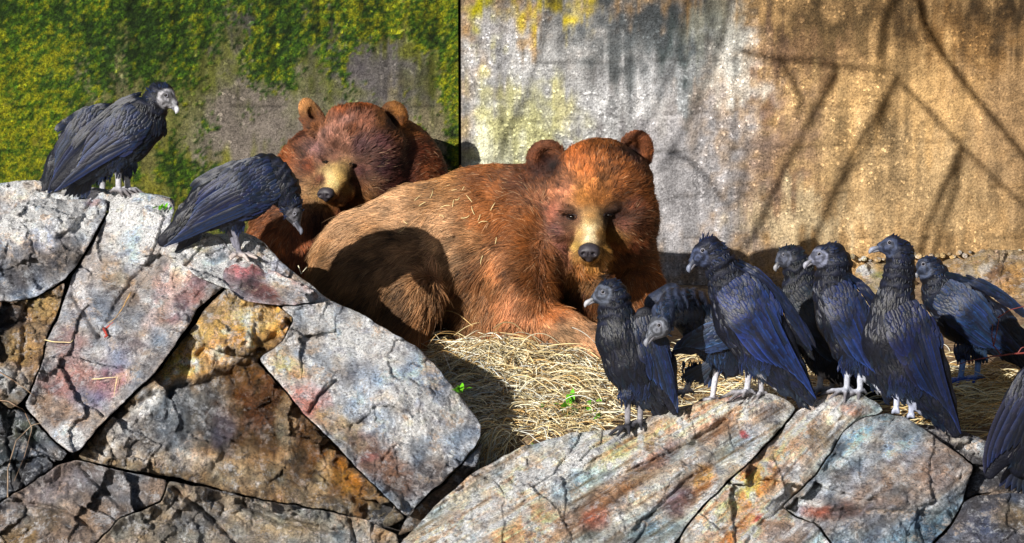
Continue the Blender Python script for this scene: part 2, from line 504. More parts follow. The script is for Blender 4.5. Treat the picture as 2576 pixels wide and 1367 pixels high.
# ------------------------------------------------------------------ rocks
DM = {}  # depth map cell -> Y of rock front
CELL = 4
DMX0, DMY0, DMW, DMH = -80, 420, 700, 260
DMAP = np.full((DMW, DMH), np.inf)
def sdf_poly(px, py, poly):
    q = np.asarray(poly, float); n = len(q)
    d = np.full(px.shape, 1e18); ins = np.zeros(px.shape, bool)
    bx = np.zeros(px.shape); by = np.zeros(px.shape)
    for k in range(n):
        a = q[k]; b = q[(k + 1) % n]; e = b - a
        wx, wy = px - a[0], py - a[1]
        t = np.clip((wx * e[0] + wy * e[1]) / (e @ e), 0, 1)
        cx, cy = a[0] + e[0] * t, a[1] + e[1] * t
        dd = (px - cx) ** 2 + (py - cy) ** 2
        m = dd < d
        d = np.where(m, dd, d); bx = np.where(m, cx, bx); by = np.where(m, cy, by)
        c1 = (py >= a[1]) != (py >= b[1])
        with np.errstate(divide='ignore', invalid='ignore'):
            xi = a[0] + (py - a[1]) * e[0] / (e[1] if e[1] else 1e-9)
        ins ^= c1 & (px < xi)
    d = np.sqrt(d)
    return np.where(ins, d, -d), bx, by

def rough_poly(poly, seed, amp=4.0, step=9):
    q = np.asarray(poly, float); out = []
    for k in range(len(q)):
        a, b = q[k], q[(k + 1) % len(q)]
        L = np.linalg.norm(b - a); n = max(1, int(L / step))
        for j in range(n): out.append(a + (b - a) * j / n)
    out = np.array(out)
    # chaikin-like smoothing then noise depending on position only, so that neighbours stay fitted
    for _ in range(1):
        out = (np.roll(out, 1, 0) + 2 * out + np.roll(out, -1, 0)) / 4
    x, y = out[:, 0], out[:, 1]
    out[:, 0] += amp * 1.5 * fbm(x / 30, y / 30, 1.5, 4, 400)
    out[:, 1] += amp * 1.5 * fbm(x / 30, y / 30, 8.5, 4, 410)
    return out

def rock(name, poly, Y0, cx, cy, a, b, base, blobs, label, R=16, bumps=(), grooves=(), seed=0, amp=0.03, thick=0.35, st=3, edge=0.8, group=None, rough=4, steps=(), strata=None, fac=1.35):
    """block bounded by an outline, its face a tilted plane (Y0 at cx,cy; slopes a,b per px) with rounded arrises,
    bosses (x,y,rx,ry,height m), grooves (polyline,width px,depth m) and fracture steps (polyline side, height)"""
    q = rough_poly(poly, seed, rough)
    x0, y0 = q.min(0) - st * 2; x1, y1 = q.max(0) + st * 2
    gx = np.arange(x0, x1, st); gy = np.arange(y0, y1, st)
    GX, GY = np.meshgrid(gx, gy, indexing='ij')
    s, bx, by = sdf_poly(GX.ravel(), GY.ravel(), q)
    s = s.reshape(GX.shape); bx = bx.reshape(GX.shape); by = by.reshape(GX.shape)
    inside = s > 0
    keepc = inside[:-1, :-1] | inside[1:, :-1] | inside[1:, 1:] | inside[:-1, 1:]
    keepc &= (s[:-1, :-1] > -st * 1.5) & (s[1:, 1:] > -st * 1.5) & (s[1:, :-1] > -st * 1.5) & (s[:-1, 1:] > -st * 1.5)
    PX = np.where(inside, GX, bx); PY = np.where(inside, GY, by); S = np.maximum(s, 0)
    used = np.zeros(GX.shape, bool)
    used[:-1, :-1] |= keepc; used[1:, :-1] |= keepc; used[1:, 1:] |= keepc; used[:-1, 1:] |= keepc
    idx = -np.ones(GX.shape, int); idx[used] = np.arange(used.sum())
    x, y, S = PX[used], PY[used], S[used]
    Y = Y0 + a * (x - cx) + b * (y - cy)
    m = 1 / 640.0
    Rr = np.maximum(R * (0.42 + 1.5 * fbm(x / 40, y / 40, 0, 3, 77)), 2.5)
    t = np.clip(1 - S / Rr, 0, 1)
    Y = Y + edge * Rr * m * (1 - np.sqrt(np.clip(1 - t * t, 0, 1)))
    # broad forms, facets, pits
    u, v = x / 640, y / 640
    f1 = fbm(u * 3.1, v * 3.1, seed, 3, seed)
    f2 = ridged(u * 7, v * 7, seed + .5, 4, seed + 3)
    f3 = fbm(u * 28, v * 28, seed, 4, seed + 5)
    # facets from a jittered voronoi-like step
    uw = u + .05 * fbm(u * 6, v * 6, 2, 3, seed + 31) + .012 * fbm(u * 30, v * 30, 2, 2, seed + 33); vw = v + .05 * fbm(u * 6, v * 6, 5, 3, seed + 32) + .012 * fbm(u * 30, v * 30, 6, 2, seed + 34)
    fm = ss(-.35, .35, fbm(u * 2.5, v * 2.5, 4, 3, seed + 41))
    Y = Y - amp * (0.9 * f1 + 0.30 * f2 + 0.32 * f3) - amp * fac * (1 + 1.3 * np.exp(-S / 22)) * (1.15 * facets(uw, vw, 2.1, seed + 45) + 0.75 * facets(uw, vw, 4.5, seed + 51) + .38 * fm * facets(uw, vw, 11, seed + 61) + .20 * fm * facets(uw, vw, 26, seed + 71))
    for (hx, hy, rx, ry, h) in bumps:
        Y = Y - h * np.exp(-(((x - hx) / rx) ** 2 + ((y - hy) / ry) ** 2))
    dark = np.zeros(len(x))
    for (pl, wd, dp) in grooves:
        pl = np.asarray(pl, float)
        wxx = x + 5 * fbm(x / 18, y / 18, 3, 3, 5); wyy = y + 5 * fbm(x / 18, y / 18, 6, 3, 6)
        dd = np.full(len(x), 1e9)
        for k in range(len(pl) - 1):
            e = pl[k + 1] - pl[k]
            tt = np.clip(((wxx - pl[k, 0]) * e[0] + (wyy - pl[k, 1]) * e[1]) / (e @ e), 0, 1)
            dd = np.minimum(dd, np.hypot(wxx - pl[k, 0] - e[0] * tt, wyy - pl[k, 1] - e[1] * tt))
        g = np.exp(-(dd / wd) ** 2)
        Y = Y + dp * g
    for (p0, p1, h, wd) in steps:  # one side of the line p0->p1 stands proud by h
        e = np.array(p1, float) - np.array(p0, float); L = np.hypot(*e); nrm = np.array([-e[1], e[0]]) / L
        wxx = x + 8 * fbm(x / 30, y / 30, 3, 3, 15); wyy = y + 8 * fbm(x / 30, y / 30, 6, 3, 16)
        along = ((wxx - p0[0]) * e[0] + (wyy - p0[1]) * e[1]) / L
        side = (wxx - p0[0]) * nrm[0] + (wyy - p0[1]) * nrm[1]
        k = ss(-wd, wd, side) * np.exp(-np.clip(side, 0, None) / 90) * ss(-30, 10, along) * ss(L + 30, L - 10, along)
        Y = Y - h * k
    V = P(x, y, Y)
    c = paint(x, y, base, blobs, seed, 16)
    hv = fbm(x / 50, y / 50, 12, 4, 900)[:, None]; c = c * (1 + .45 * hv * np.array([.9, .25, -.5])) ; c = c.mean(1, keepdims=True) + (c - c.mean(1, keepdims=True)) * 1.08; c = np.maximum(c, .01)
    wetv = WETV.copy()
    if strata:
        ang, sc, k0 = strata
        aa = math.radians(ang)
        tn = (-(x) * math.sin(aa) + y * math.cos(aa)) / sc
        al = (x * math.cos(aa) + y * math.sin(aa)) / (sc * 14)
        sn = fbm(al, tn, 3, 5, seed + 60, .65)
        c = c * (1 + 4.2 * k0 * sn[:, None] * np.array([0.8, 1.0, 1.2]))
        bn = fbm(al * .6, tn * .13, 8, 3, seed + 66); Y = Y - 0.012 * sn - .07 * bn; V = P(x, y, Y)
        c = np.clip(c * (1 + .9 * bn[:, None] * np.array([1.0, .28, -.25])), .01, 1)
    lf = fbm(x / 40, y / 40, 1, 4, seed + 21)
    lum = c.mean(1)
    wh = ss(.02, .30, fbm(x / 26, y / 26, 6, 5, seed + 22, .65)) * .5 * ss(.16, .4, lum) * (1 - wetv)
    c = c * (1 - wh[:, None]) + np.array([.78, .80, .84]) * wh[:, None]
    dk2 = ss(.12, .42, fbm(x / 34, y / 22, 9, 5, seed + 24, .65)) * .6
    c = c * (1 - dk2[:, None] * np.array([.72, .72, .66]))
    c = np.clip(c * 1.62 * (1 + 0.45 * lf[:, None]), 0.004, 0.9)
    I = idx
    F = np.stack([I[:-1, :-1], I[1:, :-1], I[1:, 1:], I[:-1, 1:]], -1)[keepc]
    F = F[:, ::-1]
    # boundary edges -> side walls going back
    E = np.concatenate([F[:, [0, 1]], F[:, [1, 2]], F[:, [2, 3]], F[:, [3, 0]]])
    key = np.minimum(E[:, 0], E[:, 1]) * 10 ** 7 + np.maximum(E[:, 0], E[:, 1])
    uq, inv, ct = np.unique(key, return_inverse=True, return_counts=True)
    B = E[ct[inv] == 1]
    bv = np.unique(B)
    mp = -np.ones(len(x), int); mp[bv] = np.arange(len(bv))
    V2 = P(x[bv], y[bv], Y[bv] + thick * 0.5); V3 = P(cx + (x[bv] - cx) * .9, cy + (y[bv] - cy) * .9, Y[bv] + thick)
    n0 = len(V); nb = len(bv)
    S1 = np.stack([B[:, 1], B[:, 0], n0 + mp[B[:, 0]], n0 + mp[B[:, 1]]], -1)
    S2 = np.stack([n0 + mp[B[:, 1]], n0 + mp[B[:, 0]], n0 + nb + mp[B[:, 0]], n0 + nb + mp[B[:, 1]]], -1)
    ctr = V3.mean(0)[None]
    cap = np.stack([n0 + nb + mp[B[:, 1]], n0 + nb + mp[B[:, 0]], np.full(len(B), n0 + 2 * nb)], -1)
    VV = np.concatenate([V, V2, V3, ctr])
    c = np.concatenate([c, wetv[:, None]], 1)
    cc = np.concatenate([c, c[bv], c[bv], c.mean(0)[None]])
    o = mesh_obj(name, VV, [F, S1, S2, cap], M_ROCK, cc)
    tag(o, label, "rock", group)
    ii = ((x - DMX0) / CELL).astype(int); jj = ((y - DMY0) / CELL).astype(int)
    ok = (ii >= 0) & (ii < DMW) & (jj >= 0) & (jj < DMH)
    np.minimum.at(DMAP, (ii[ok], jj[ok]), Y[ok])
    return o

def rock_depth(px, py):
    i = int((px - DMX0) / CELL); j = int((py - DMY0) / CELL)
    w_ = DMAP[max(i - 1, 0):i + 2, max(j - 1, 0):j + 2]
    v = w_.min() if w_.size else np.inf
    return v

WHT, PALE, GRY, DGR, DRK = (238, 240, 242), (212, 212, 210), (158, 160, 166), (84, 86, 94), (38, 36, 42)
OCH, LOC, BRN, RED, PNK, WET = (178, 138, 78), (206, 180, 130), (112, 82, 52), (138, 84, 82), (190, 140, 140), (70, 46, 20)
BL = 0.0017
def lY(y): return -0.76 - BL * (y - 490)
GL = "granite blocks of the left outcrop"
GR_ = "granite blocks of the right outcrop"
# left outcrop
rock("boulder", [(-60, 466), (60, 454), (130, 457), (220, 470), (300, 478), (380, 486), (440, 500), (440, 530), (270, 530), (-60, 560)], lY(490) + .16, 200, 490, 0, -.001,
     GRY, [(100, 480, 120, 30, 5, PALE, .8), (330, 500, 80, 20, 10, WHT, .7)], "pale rounded boulder at the back of the left outcrop against the mossy wall", 22, seed=1, thick=.5)
rock("boulder", [(-60, 548), (20, 540), (60, 510), (130, 497), (185, 505), (230, 498), (272, 500), (268, 535), (236, 592), (202, 655), (166, 703), (90, 747), (30, 758), (-60, 758)],
     lY(610), 110, 610, .00025, -.0016, GRY,
     [(120, 520, 130, 34, -5, WHT, .95), (200, 540, 60, 50, 0, PALE, .8), (230, 510, 30, 16, 0, PNK, .6), (30, 570, 70, 40, 0, WHT, .7), (70, 660, 110, 60, 0, DGR, .8), (160, 640, 60, 50, -40, DRK, .7),
      (30, 720, 70, 40, 0, DRK, .7), (110, 600, 40, 30, 0, (150, 156, 176), .7)],
     "large grey boulder with white crust at the left edge below the two vultures", 26, [(130, 560, 90, 50, .05)], [([(225, 525), (190, 580), (150, 600)], 9, .03)], seed=2, amp=.045)
rock("boulder", [(278, 505), (300, 488), (360, 484), (425, 498), (442, 520), (428, 565), (420, 605), (470, 590), (520, 585), (560, 600), (590, 650), (560, 690), (572, 718), (545, 738), (500, 772), (470, 822),
                 (430, 882), (385, 942), (330, 992), (260, 1062), (202, 1130), (180, 1142), (130, 1102), (62, 1022), (82, 980), (110, 905), (120, 852), (150, 792), (180, 702), (206, 657), (240, 602), (273, 537)],
     lY(760), 330, 760, -.0002, -.00185, (150, 146, 146),
     [(350, 530, 80, 60, 0, WHT, .95), (330, 610, 80, 50, -20, PALE, .9), (420, 600, 40, 60, 20, WHT, .6), (300, 700, 70, 34, 60, OCH, .5), (480, 640, 70, 40, -30, WHT, .9), (440, 700, 80, 36, -40, (206, 180, 180), .8),
      (470, 750, 90, 34, -45, RED, .65), (400, 790, 70, 30, -45, (196, 176, 170), .7), (240, 830, 60, 80, 20, GRY, .7), (300, 900, 90, 40, -40, (120, 116, 130), .7), (180, 880, 50, 60, 0, RED, .5),
      (170, 960, 80, 50, 0, (134, 96, 98), .8), (270, 970, 40, 60, 30, (150, 90, 100), .6), (140, 1030, 70, 36, 30, BRN, .6), (180, 1100, 50, 26, 40, WHT, .6), (290, 770, 50, 50, 0, DGR, .5),
      (210, 780, 30, 50, 20, (130, 130, 140), .6), (350, 950, 90, 16, -50, DGR, .5), (220, 1010, 60, 30, 0, (90, 90, 120), .5)],
     "long slanting grey granite slab stained pink between two diagonal cracks", 15,
     [(360, 520, 70, 50, .05), (520, 650, 60, 40, .03)],
     [([(182, 742), (215, 790), (250, 850)], 7, .035), ([(250, 850), (300, 760), (340, 700), (400, 640)], 9, .03), ([(418, 612), (400, 660), (340, 740)], 8, .02),
      ([(565, 690), (500, 740), (455, 790)], 6, .025)], seed=3, amp=.035, steps=[((250, 860), (420, 640), .05, 10), ((330, 930), (520, 720), .03, 8)])
rock("boulder", [(-60, 762), (30, 760), (90, 750), (164, 712), (150, 775), (116, 845), (104, 912), (74, 985), (54, 1012), (30, 1030), (-60, 965)], lY(870) + .05, 40, 870, .0001, -.0018, (120, 98, 74),
     [(110, 770, 50, 40, 0, OCH, .6), (20, 800, 60, 40, 0, DRK, .8), (40, 880, 60, 50, 0, (140, 118, 80), .8), (30, 960, 60, 40, 20, PALE, .5), (0, 850, 30, 60, 0, DRK, .7)],
     "brown weathered rock at the left edge below the white crusted boulder", 20, (), [([(-40, 830), (40, 810), (120, 800)], 8, .04), ([(60, 760), (60, 900), (20, 1000)], 7, .03)], seed=4, amp=.05)
rock("boulder", [(-60, 972), (28, 1034), (58, 1024), (126, 1106), (172, 1142), (150, 1166), (100, 1200), (40, 1236), (-60, 1296)], lY(1110) + .10, 40, 1110, 0, -.0016, (58, 60, 66),
     [(60, 1080, 60, 30, 30, (76, 84, 70), .6), (0, 1150, 50, 60, 0, (40, 46, 44), .7), (110, 1140, 40, 20, 30, GRY, .4)],
     "dark cracked rock in the lower left corner strung with dry roots", 18, (), [([(-40, 1100), (60, 1090), (150, 1150)], 6, .04), ([(30, 1040), (20, 1120), (60, 1220)], 6, .04), ([(90, 1080), (60, 1180)], 5, .03)], seed=5, amp=.05)  # shade of the corner painted into the base colour, with mossy patches
rock("boulder", [(440, 650), (480, 610), (540, 590), (600, 583), (632, 590), (665, 612), (705, 656), (762, 704), (838, 760), (822, 775), (740, 772), (600, 740), (500, 700)], lY(650) - .02, 620, 650, .0006, -.002,
     PALE, [(560, 610, 80, 26, 0, WHT, .9), (690, 670, 60, 30, 40, (150, 156, 176), .7), (520, 620, 40, 20, 0, LOC, .6), (770, 730, 50, 30, 40, DGR, .6), (560, 640, 40, 22, -20, DRK, .7)],
     "sloping pale rock ledge behind the feet of the hunched vulture", 18, [(610, 620, 60, 40, .03)], (), seed=6, amp=.03)
rock("boulder", [(556, 690), (575, 664), (612, 652), (640, 660), (700, 688), (760, 714), (806, 744), (792, 762), (722, 768), (650, 764), (604, 752), (578, 738)], lY(700) - .07, 660, 700, .0006, -.0026, (160, 140, 140),
     [(612, 680, 50, 30, 0, (176, 106, 106), .9), (600, 665, 30, 12, 0, (224, 200, 200), .7), (660, 730, 60, 26, 10, (120, 56, 52), .7), (740, 740, 60, 22, 20, GRY, .9), (700, 710, 40, 20, 30, WHT, .7), (620, 720, 20, 24, 0, DRK, .6)],
     "small red stained rock that the hunched vulture perches on", 18, [(620, 670, 30, 20, .03)], (), seed=7, amp=.03, rough=5)
rock("boulder", [(574, 724), (602, 754), (700, 770), (736, 800), (716, 852), (645, 906), (700, 968), (760, 1042), (830, 1112), (940, 1222), (1020, 1302), (980, 1326), (860, 1290), (700, 1262), (600, 1242),
                 (450, 1202), (300, 1178), (195, 1152), (215, 1118), (300, 1032), (400, 934), (470, 842), (522, 772)],
     lY(960), 560, 960, .0001, -.0012, (126, 108, 84),
     [(600, 830, 130, 90, -20, (196, 156, 92), .95), (660, 800, 70, 30, 0, LOC, .8), (460, 900, 100, 50, -45, (200, 166, 104), .9), (560, 880, 60, 40, 0, (186, 150, 104), .7), (330, 1060, 130, 24, -45, (206, 204, 200), .8),
      (470, 1040, 150, 80, -10, (84, 92, 100), .85), (380, 1110, 120, 50, 10, (110, 112, 116), .8), (660, 1000, 120, 130, 0, WET, 1), (610, 1090, 120, 60, 0, WET, .7), (620, 930, 60, 50, -30, (100, 70, 34), .7), (760, 1120, 110, 90, 30, (66, 44, 20), .9),
      (880, 1210, 110, 50, 42, (150, 96, 30), .8), (600, 1180, 130, 50, 5, (140, 118, 90), .7), (720, 1080, 26, 110, 5, (150, 130, 104), .75), (560, 1090, 40, 60, 0, (60, 60, 76), .6), (480, 1160, 90, 26, 10, (156, 150, 140), .6),
      (820, 1180, 26, 70, 10, (176, 150, 110), .6), (660, 870, 20, 60, 40, (40, 30, 22), .5), (350, 1150, 80, 20, 10, (170, 166, 160), .6), (380, 970, 60, 20, -45, (96, 92, 90), .5)],
     "big ochre rock face running into dark wet brown stains in the left foreground", 14, [(560, 850, 110, 60, .05)],
     [([(505, 840), (520, 870), (500, 890)], 6, .03), ([(730, 805), (680, 860), (640, 880)], 10, .04), ([(470, 905), (430, 980), (420, 1060)], 10, .02)], seed=8, amp=.05,
     steps=[((640, 905), (330, 1010), .05, 14), ((700, 980), (520, 1180), .03, 14)])
rock("boulder", [(652, 902), (717, 854), (740, 802), (706, 772), (790, 766), (832, 756), (900, 786), (980, 830), (1060, 880), (1120, 950), (1170, 1010), (1212, 1072), (1207, 1108), (1180, 1142), (1140, 1188),
                 (1080, 1240), (1020, 1298), (940, 1218), (832, 1108), (762, 1038), (702, 963)],
     lY(990) - .10, 930, 990, .00045, -.0018, (156, 158, 162),
     [(1010, 970, 170, 130, 30, (196, 200, 206), .85), (880, 850, 150, 60, 25, (206, 208, 212), .85), (1080, 1060, 110, 60, 40, (210, 212, 216), .8), (900, 940, 70, 40, 0, (120, 122, 130), .6), (1100, 980, 60, 40, 40, (110, 116, 130), .6),
      (720, 930, 70, 44, 30, (196, 170, 130), .9), (770, 1000, 70, 44, 40, (182, 120, 106), .8), (860, 1080, 90, 40, 40, (176, 150, 110), .8), (960, 1170, 110, 50, 40, (128, 92, 72), .85), (1060, 1200, 70, 40, -30, (90, 78, 74), .8),
      (990, 1210, 60, 30, 50, (110, 80, 60), .7), (790, 810, 60, 26, 20, (150, 150, 150), .7), (1180, 1080, 26, 60, 20, DGR, .6), (930, 1150, 24, 16, 0, RED, .6), (1000, 1040, 50, 26, 0, (116, 120, 126), .5)],
     "huge pale grey speckled slab with a rounded top below the lying bear", 20, [(1010, 960, 150, 110, .06), (850, 830, 80, 40, .02)],
     [([(846, 958), (800, 1000), (777, 1037)], 5, .03), ([(846, 958), (905, 925), (960, 905)], 4, .01), ([(996, 1121), (964, 1156)], 4, .02), ([(777, 1037), (740, 1030)], 4, .015)], seed=9, amp=.03)
rock("boulder", [(1214, 1112), (1202, 1170), (1162, 1230), (1100, 1290), (1040, 1334), (1000, 1352), (1020, 1304), (1082, 1246), (1142, 1194), (1184, 1146)], lY(1230) + .04, 1110, 1230, .0004, -.0016,
     (104, 92, 80), [(1170, 1160, 40, 30, -40, GRY, .6), (1060, 1290, 40, 30, -40, BRN, .6)], "narrow brown rock wedged under the lower edge of the pale slab", 14, seed=10, amp=.03)
rock("boulder", [(-60, 1302), (42, 1240), (150, 1170), (195, 1156), (300, 1184), (420, 1206), (405, 1262), (300, 1302), (170, 1440), (-60, 1440)], lY(1290) + .02, 180, 1290, 0, -.0016, (112, 102, 96),
     [(150, 1220, 100, 40, -20, (130, 118, 116), .8), (100, 1300, 80, 40, 0, (90, 82, 70), .7), (300, 1240, 90, 26, 10, (96, 98, 104), .7), (40, 1360, 80, 40, 0, (124, 100, 60), .7)],
     "grey brown rock along the bottom left of the picture", 16, (), [([(200, 1170), (260, 1230), (330, 1300)], 7, .04), ([(40, 1260), (180, 1290), (240, 1340)], 6, .03)], seed=11, amp=.05)
rock("boulder", [(424, 1208), (600, 1248), (760, 1277), (900, 1302), (1000, 1344), (1010, 1440), (176, 1440), (304, 1304), (408, 1266)], lY(1340) + .02, 640, 1340, 0, -.0016, (128, 120, 108),
     [(700, 1320, 140, 30, 5, (160, 140, 110), .7), (500, 1300, 90, 40, 0, (90, 92, 96), .7), (880, 1360, 90, 40, 0, (140, 136, 130), .7), (960, 1340, 40, 30, 0, (160, 120, 70), .6)],
     "low broken rock along the bottom of the picture under the ochre face", 15, (), [([(440, 1230), (520, 1290), (600, 1370)], 8, .05), ([(600, 1260), (700, 1310), (860, 1340)], 8, .05), ([(880, 1310), (900, 1370)], 6, .04)], seed=12, amp=.05)
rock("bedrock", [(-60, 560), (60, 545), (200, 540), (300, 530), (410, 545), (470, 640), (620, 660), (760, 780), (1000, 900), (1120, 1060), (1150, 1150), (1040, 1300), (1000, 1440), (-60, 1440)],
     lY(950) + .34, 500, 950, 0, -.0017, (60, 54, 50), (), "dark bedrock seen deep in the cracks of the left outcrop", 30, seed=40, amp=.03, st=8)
# right outcrop
def rY(y): return -1.58 - .0023 * (y - 1000)
rock("boulder", [(950, 1440), (1010, 1366), (1080, 1288), (1180, 1198), (1300, 1128), (1440, 1090), (1560, 1078), (1640, 1044), (1760, 1012), (1850, 994), (1920, 986), (1960, 996), (1986, 1010), (2002, 1026), (1966, 1074),
                 (1902, 1142), (1842, 1198), (1754, 1286), (1684, 1380), (1650, 1440)],
     rY(1200), 1550, 1200, -.00005, -.0021, (178, 170, 158),
     [(1400, 1180, 220, 60, -27, (214, 210, 204), .85), (1250, 1280, 200, 50, -38, (204, 200, 192), .8), (1600, 1120, 140, 26, -26, (210, 176, 120), .75), (1760, 1060, 80, 30, -20, (206, 176, 160), .8), (1880, 1040, 90, 44, -30, (190, 176, 160), .8),
      (1800, 1085, 70, 20, -38, (124, 84, 48), .8), (1860, 1000, 50, 12, 0, (200, 160, 160), .7), (1880, 1100, 60, 34, -45, (150, 150, 160), .6), (1875, 1092, 16, 8, 20, (180, 50, 50), .8), (1640, 1160, 90, 20, -30, (140, 80, 80), .5),
      (1750, 1190, 80, 50, -40, (120, 110, 110), .7), (1720, 1250, 90, 40, -45, (150, 110, 70), .7), (1770, 1200, 30, 30, 0, (190, 130, 60), .7), (1700, 1260, 50, 40, -45, (80, 60, 80), .7), (1560, 1220, 130, 34, -30, (150, 116, 76), .7),
      (1480, 1300, 130, 50, -35, (104, 92, 84), .75), (1500, 1310, 40, 30, 0, (120, 50, 40), .6), (1620, 1330, 70, 50, 0, (150, 158, 160), .7), (1560, 1370, 60, 40, 0, (84, 78, 80), .6), (1300, 1350, 120, 40, -35, (160, 140, 110), .6),
      (1940, 1040, 30, 30, 0, (110, 120, 140), .6), (1850, 1070, 16, 12, 0, DRK, .6)],
     "long low slab of streaked pale rock rising to the tall vulture's feet", 18, [(1880, 1020, 60, 30, .04), (1560, 1150, 160, 40, .02)],
     [([(1828, 1056), (1790, 1085), (1745, 1117)], 11, .05), ([(1745, 1117), (1660, 1150), (1560, 1200), (1450, 1290)], 6, .025), ([(1850, 1160), (1740, 1200), (1600, 1330)], 7, .03), ([(1640, 1300), (1560, 1440)], 6, .03)],
     seed=21, fac=.8, amp=.035, strata=(-31, 9, .30), steps=[((1440, 1330), (1760, 1130), .03, 12)])
rock("boulder", [(2010, 1029), (2050, 1002), (2100, 987), (2160, 990), (2206, 1012), (2222, 1036), (2170, 1050), (2124, 1080), (2092, 1130), (2056, 1187), (2008, 1234), (1964, 1274), (1986, 1294), (2056, 1324), (2090, 1372), (2104, 1440),
                 (1660, 1440), (1694, 1374), (1757, 1290), (1845, 1202), (1905, 1146), (1970, 1078)],
     rY(1180), 1980, 1180, 0, -.0021, (176, 166, 152),
     [(2100, 1020, 90, 30, -5, (204, 200, 200), .85), (2010, 1090, 90, 24, -45, (214, 206, 200), .8), (2150, 1030, 50, 20, 10, (200, 140, 110), .7), (1960, 1140, 80, 34, -45, (180, 150, 110), .7), (2060, 1090, 50, 40, -45, (120, 110, 90), .7),
      (2000, 1160, 60, 40, -45, (146, 150, 156), .7), (1900, 1220, 90, 34, -45, (200, 156, 96), .85), (1850, 1270, 70, 26, -45, (206, 180, 130), .7), (1940, 1270, 60, 34, -45, (206, 206, 206), .8), (1860, 1340, 90, 30, -45, (190, 140, 80), .8),
      (1900, 1350, 40, 50, 40, (210, 210, 214), .8), (1980, 1340, 80, 40, 0, (110, 110, 120), .7), (1905, 1300, 20, 8, -30, (170, 50, 60), .8), (2030, 1230, 50, 30, -45, (150, 126, 100), .6), (1880, 1180, 14, 14, 0, DRK, .7), (1760, 1360, 50, 40, -45, (190, 170, 150), .7)],
     "rounded rock hump streaked white between two diagonal cracks under a vulture", 18, [(2110, 1020, 70, 40, .06), (1990, 1120, 60, 50, .02)],
     [([(1905, 1150), (1960, 1180), (1950, 1230)], 7, .02), ([(1990, 1270), (1900, 1330), (1850, 1440)], 8, .03)], seed=22, fac=.8, amp=.035, strata=(-45, 9, .25))
rock("boulder", [(2126, 1082), (2170, 1052), (2227, 1040), (2280, 1051), (2323, 1078), (2389, 1128), (2452, 1174), (2432, 1224), (2424, 1260), (2380, 1330), (2340, 1370), (2330, 1440), (2110, 1440), (2095, 1370), (2060, 1321),
                 (1990, 1292), (1967, 1276), (2010, 1237), (2060, 1189), (2095, 1132)],
     rY(1200) - .04, 2230, 1200, .0001, -.0020, (146, 142, 140),
     [(2220, 1080, 90, 26, -15, (190, 194, 202), .85), (2160, 1120, 80, 20, -40, (214, 212, 210), .8), (2280, 1140, 70, 40, 10, (206, 210, 222), .8), (2200, 1200, 110, 60, -30, (140, 134, 134), .7), (2350, 1190, 70, 50, 40, (120, 118, 124), .8),
      (2060, 1240, 80, 16, -40, (196, 190, 190), .8), (2110, 1290, 80, 26, -10, (96, 60, 44), .8), (2200, 1280, 110, 50, 0, (96, 92, 96), .7), (2040, 1290, 50, 16, 0, (150, 80, 60), .6), (2260, 1230, 40, 24, 0, (80, 90, 100), .6),
      (2120, 1190, 40, 22, -30, (120, 100, 90), .6), (2300, 1310, 80, 50, 0, (84, 90, 96), .7), (2110, 1130, 24, 20, 0, (70, 60, 64), .6), (2190, 1240, 60, 30, -30, (150, 126, 106), .6), (2150, 1350, 60, 40, 0, (104, 112, 124), .7)],
     "large grey rock hump with a white crown in the lower right", 22, [(2235, 1110, 90, 50, .06), (2250, 1200, 120, 80, .04)],
     [([(2120, 1110), (2080, 1180), (2000, 1250)], 8, .03)], seed=23, fac=.85, amp=.04, strata=(-38, 12, .15), steps=[((2380, 1290), (2020, 1275), .05, 10)])
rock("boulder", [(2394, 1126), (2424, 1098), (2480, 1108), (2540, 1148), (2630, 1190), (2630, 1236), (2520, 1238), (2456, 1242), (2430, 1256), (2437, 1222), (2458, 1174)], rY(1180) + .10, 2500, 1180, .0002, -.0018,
     (80, 78, 80), [(2450, 1120, 50, 20, 20, PALE, .6), (2520, 1200, 60, 30, 0, (54, 52, 56), .7)], "dark shaded rock at the right edge beneath the cropped vulture", 16, seed=24, amp=.04)  # shade at the right edge painted into the rock colour
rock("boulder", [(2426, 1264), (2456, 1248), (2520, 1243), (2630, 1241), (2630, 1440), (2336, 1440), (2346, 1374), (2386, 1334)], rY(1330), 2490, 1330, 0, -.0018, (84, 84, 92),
     [(2520, 1290, 130, 60, 0, (50, 52, 60), .8), (2480, 1320, 70, 40, -20, (70, 76, 96), .7), (2540, 1300, 50, 40, 0, (110, 96, 70), .6), (2400, 1370, 50, 30, -40, (120, 120, 124), .6)], "dark angular rock in the lower right corner", 14, seed=25, amp=.04)  # bluish shade painted into base and patches
rock("boulder", [(2270, 1080), (2320, 1066), (2400, 1078), (2470, 1104), (2470, 1130), (2400, 1140), (2330, 1120)], rY(1100) + .18, 2370, 1100, 0, -.002, (66, 66, 72), [(2410, 1105, 30, 10, 0, PALE, .5)],
     "low dark rock between the white crowned hump and the straw", 12, seed=26, amp=.02)
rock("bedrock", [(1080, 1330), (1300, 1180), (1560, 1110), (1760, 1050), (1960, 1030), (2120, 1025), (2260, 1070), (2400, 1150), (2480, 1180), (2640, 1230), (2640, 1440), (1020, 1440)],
     rY(1200) + .17, 1900, 1200, 0, -.0021, (72, 62, 54), (), "dark bedrock seen deep in the cracks of the right outcrop", 30, seed=41, amp=.03, st=8)
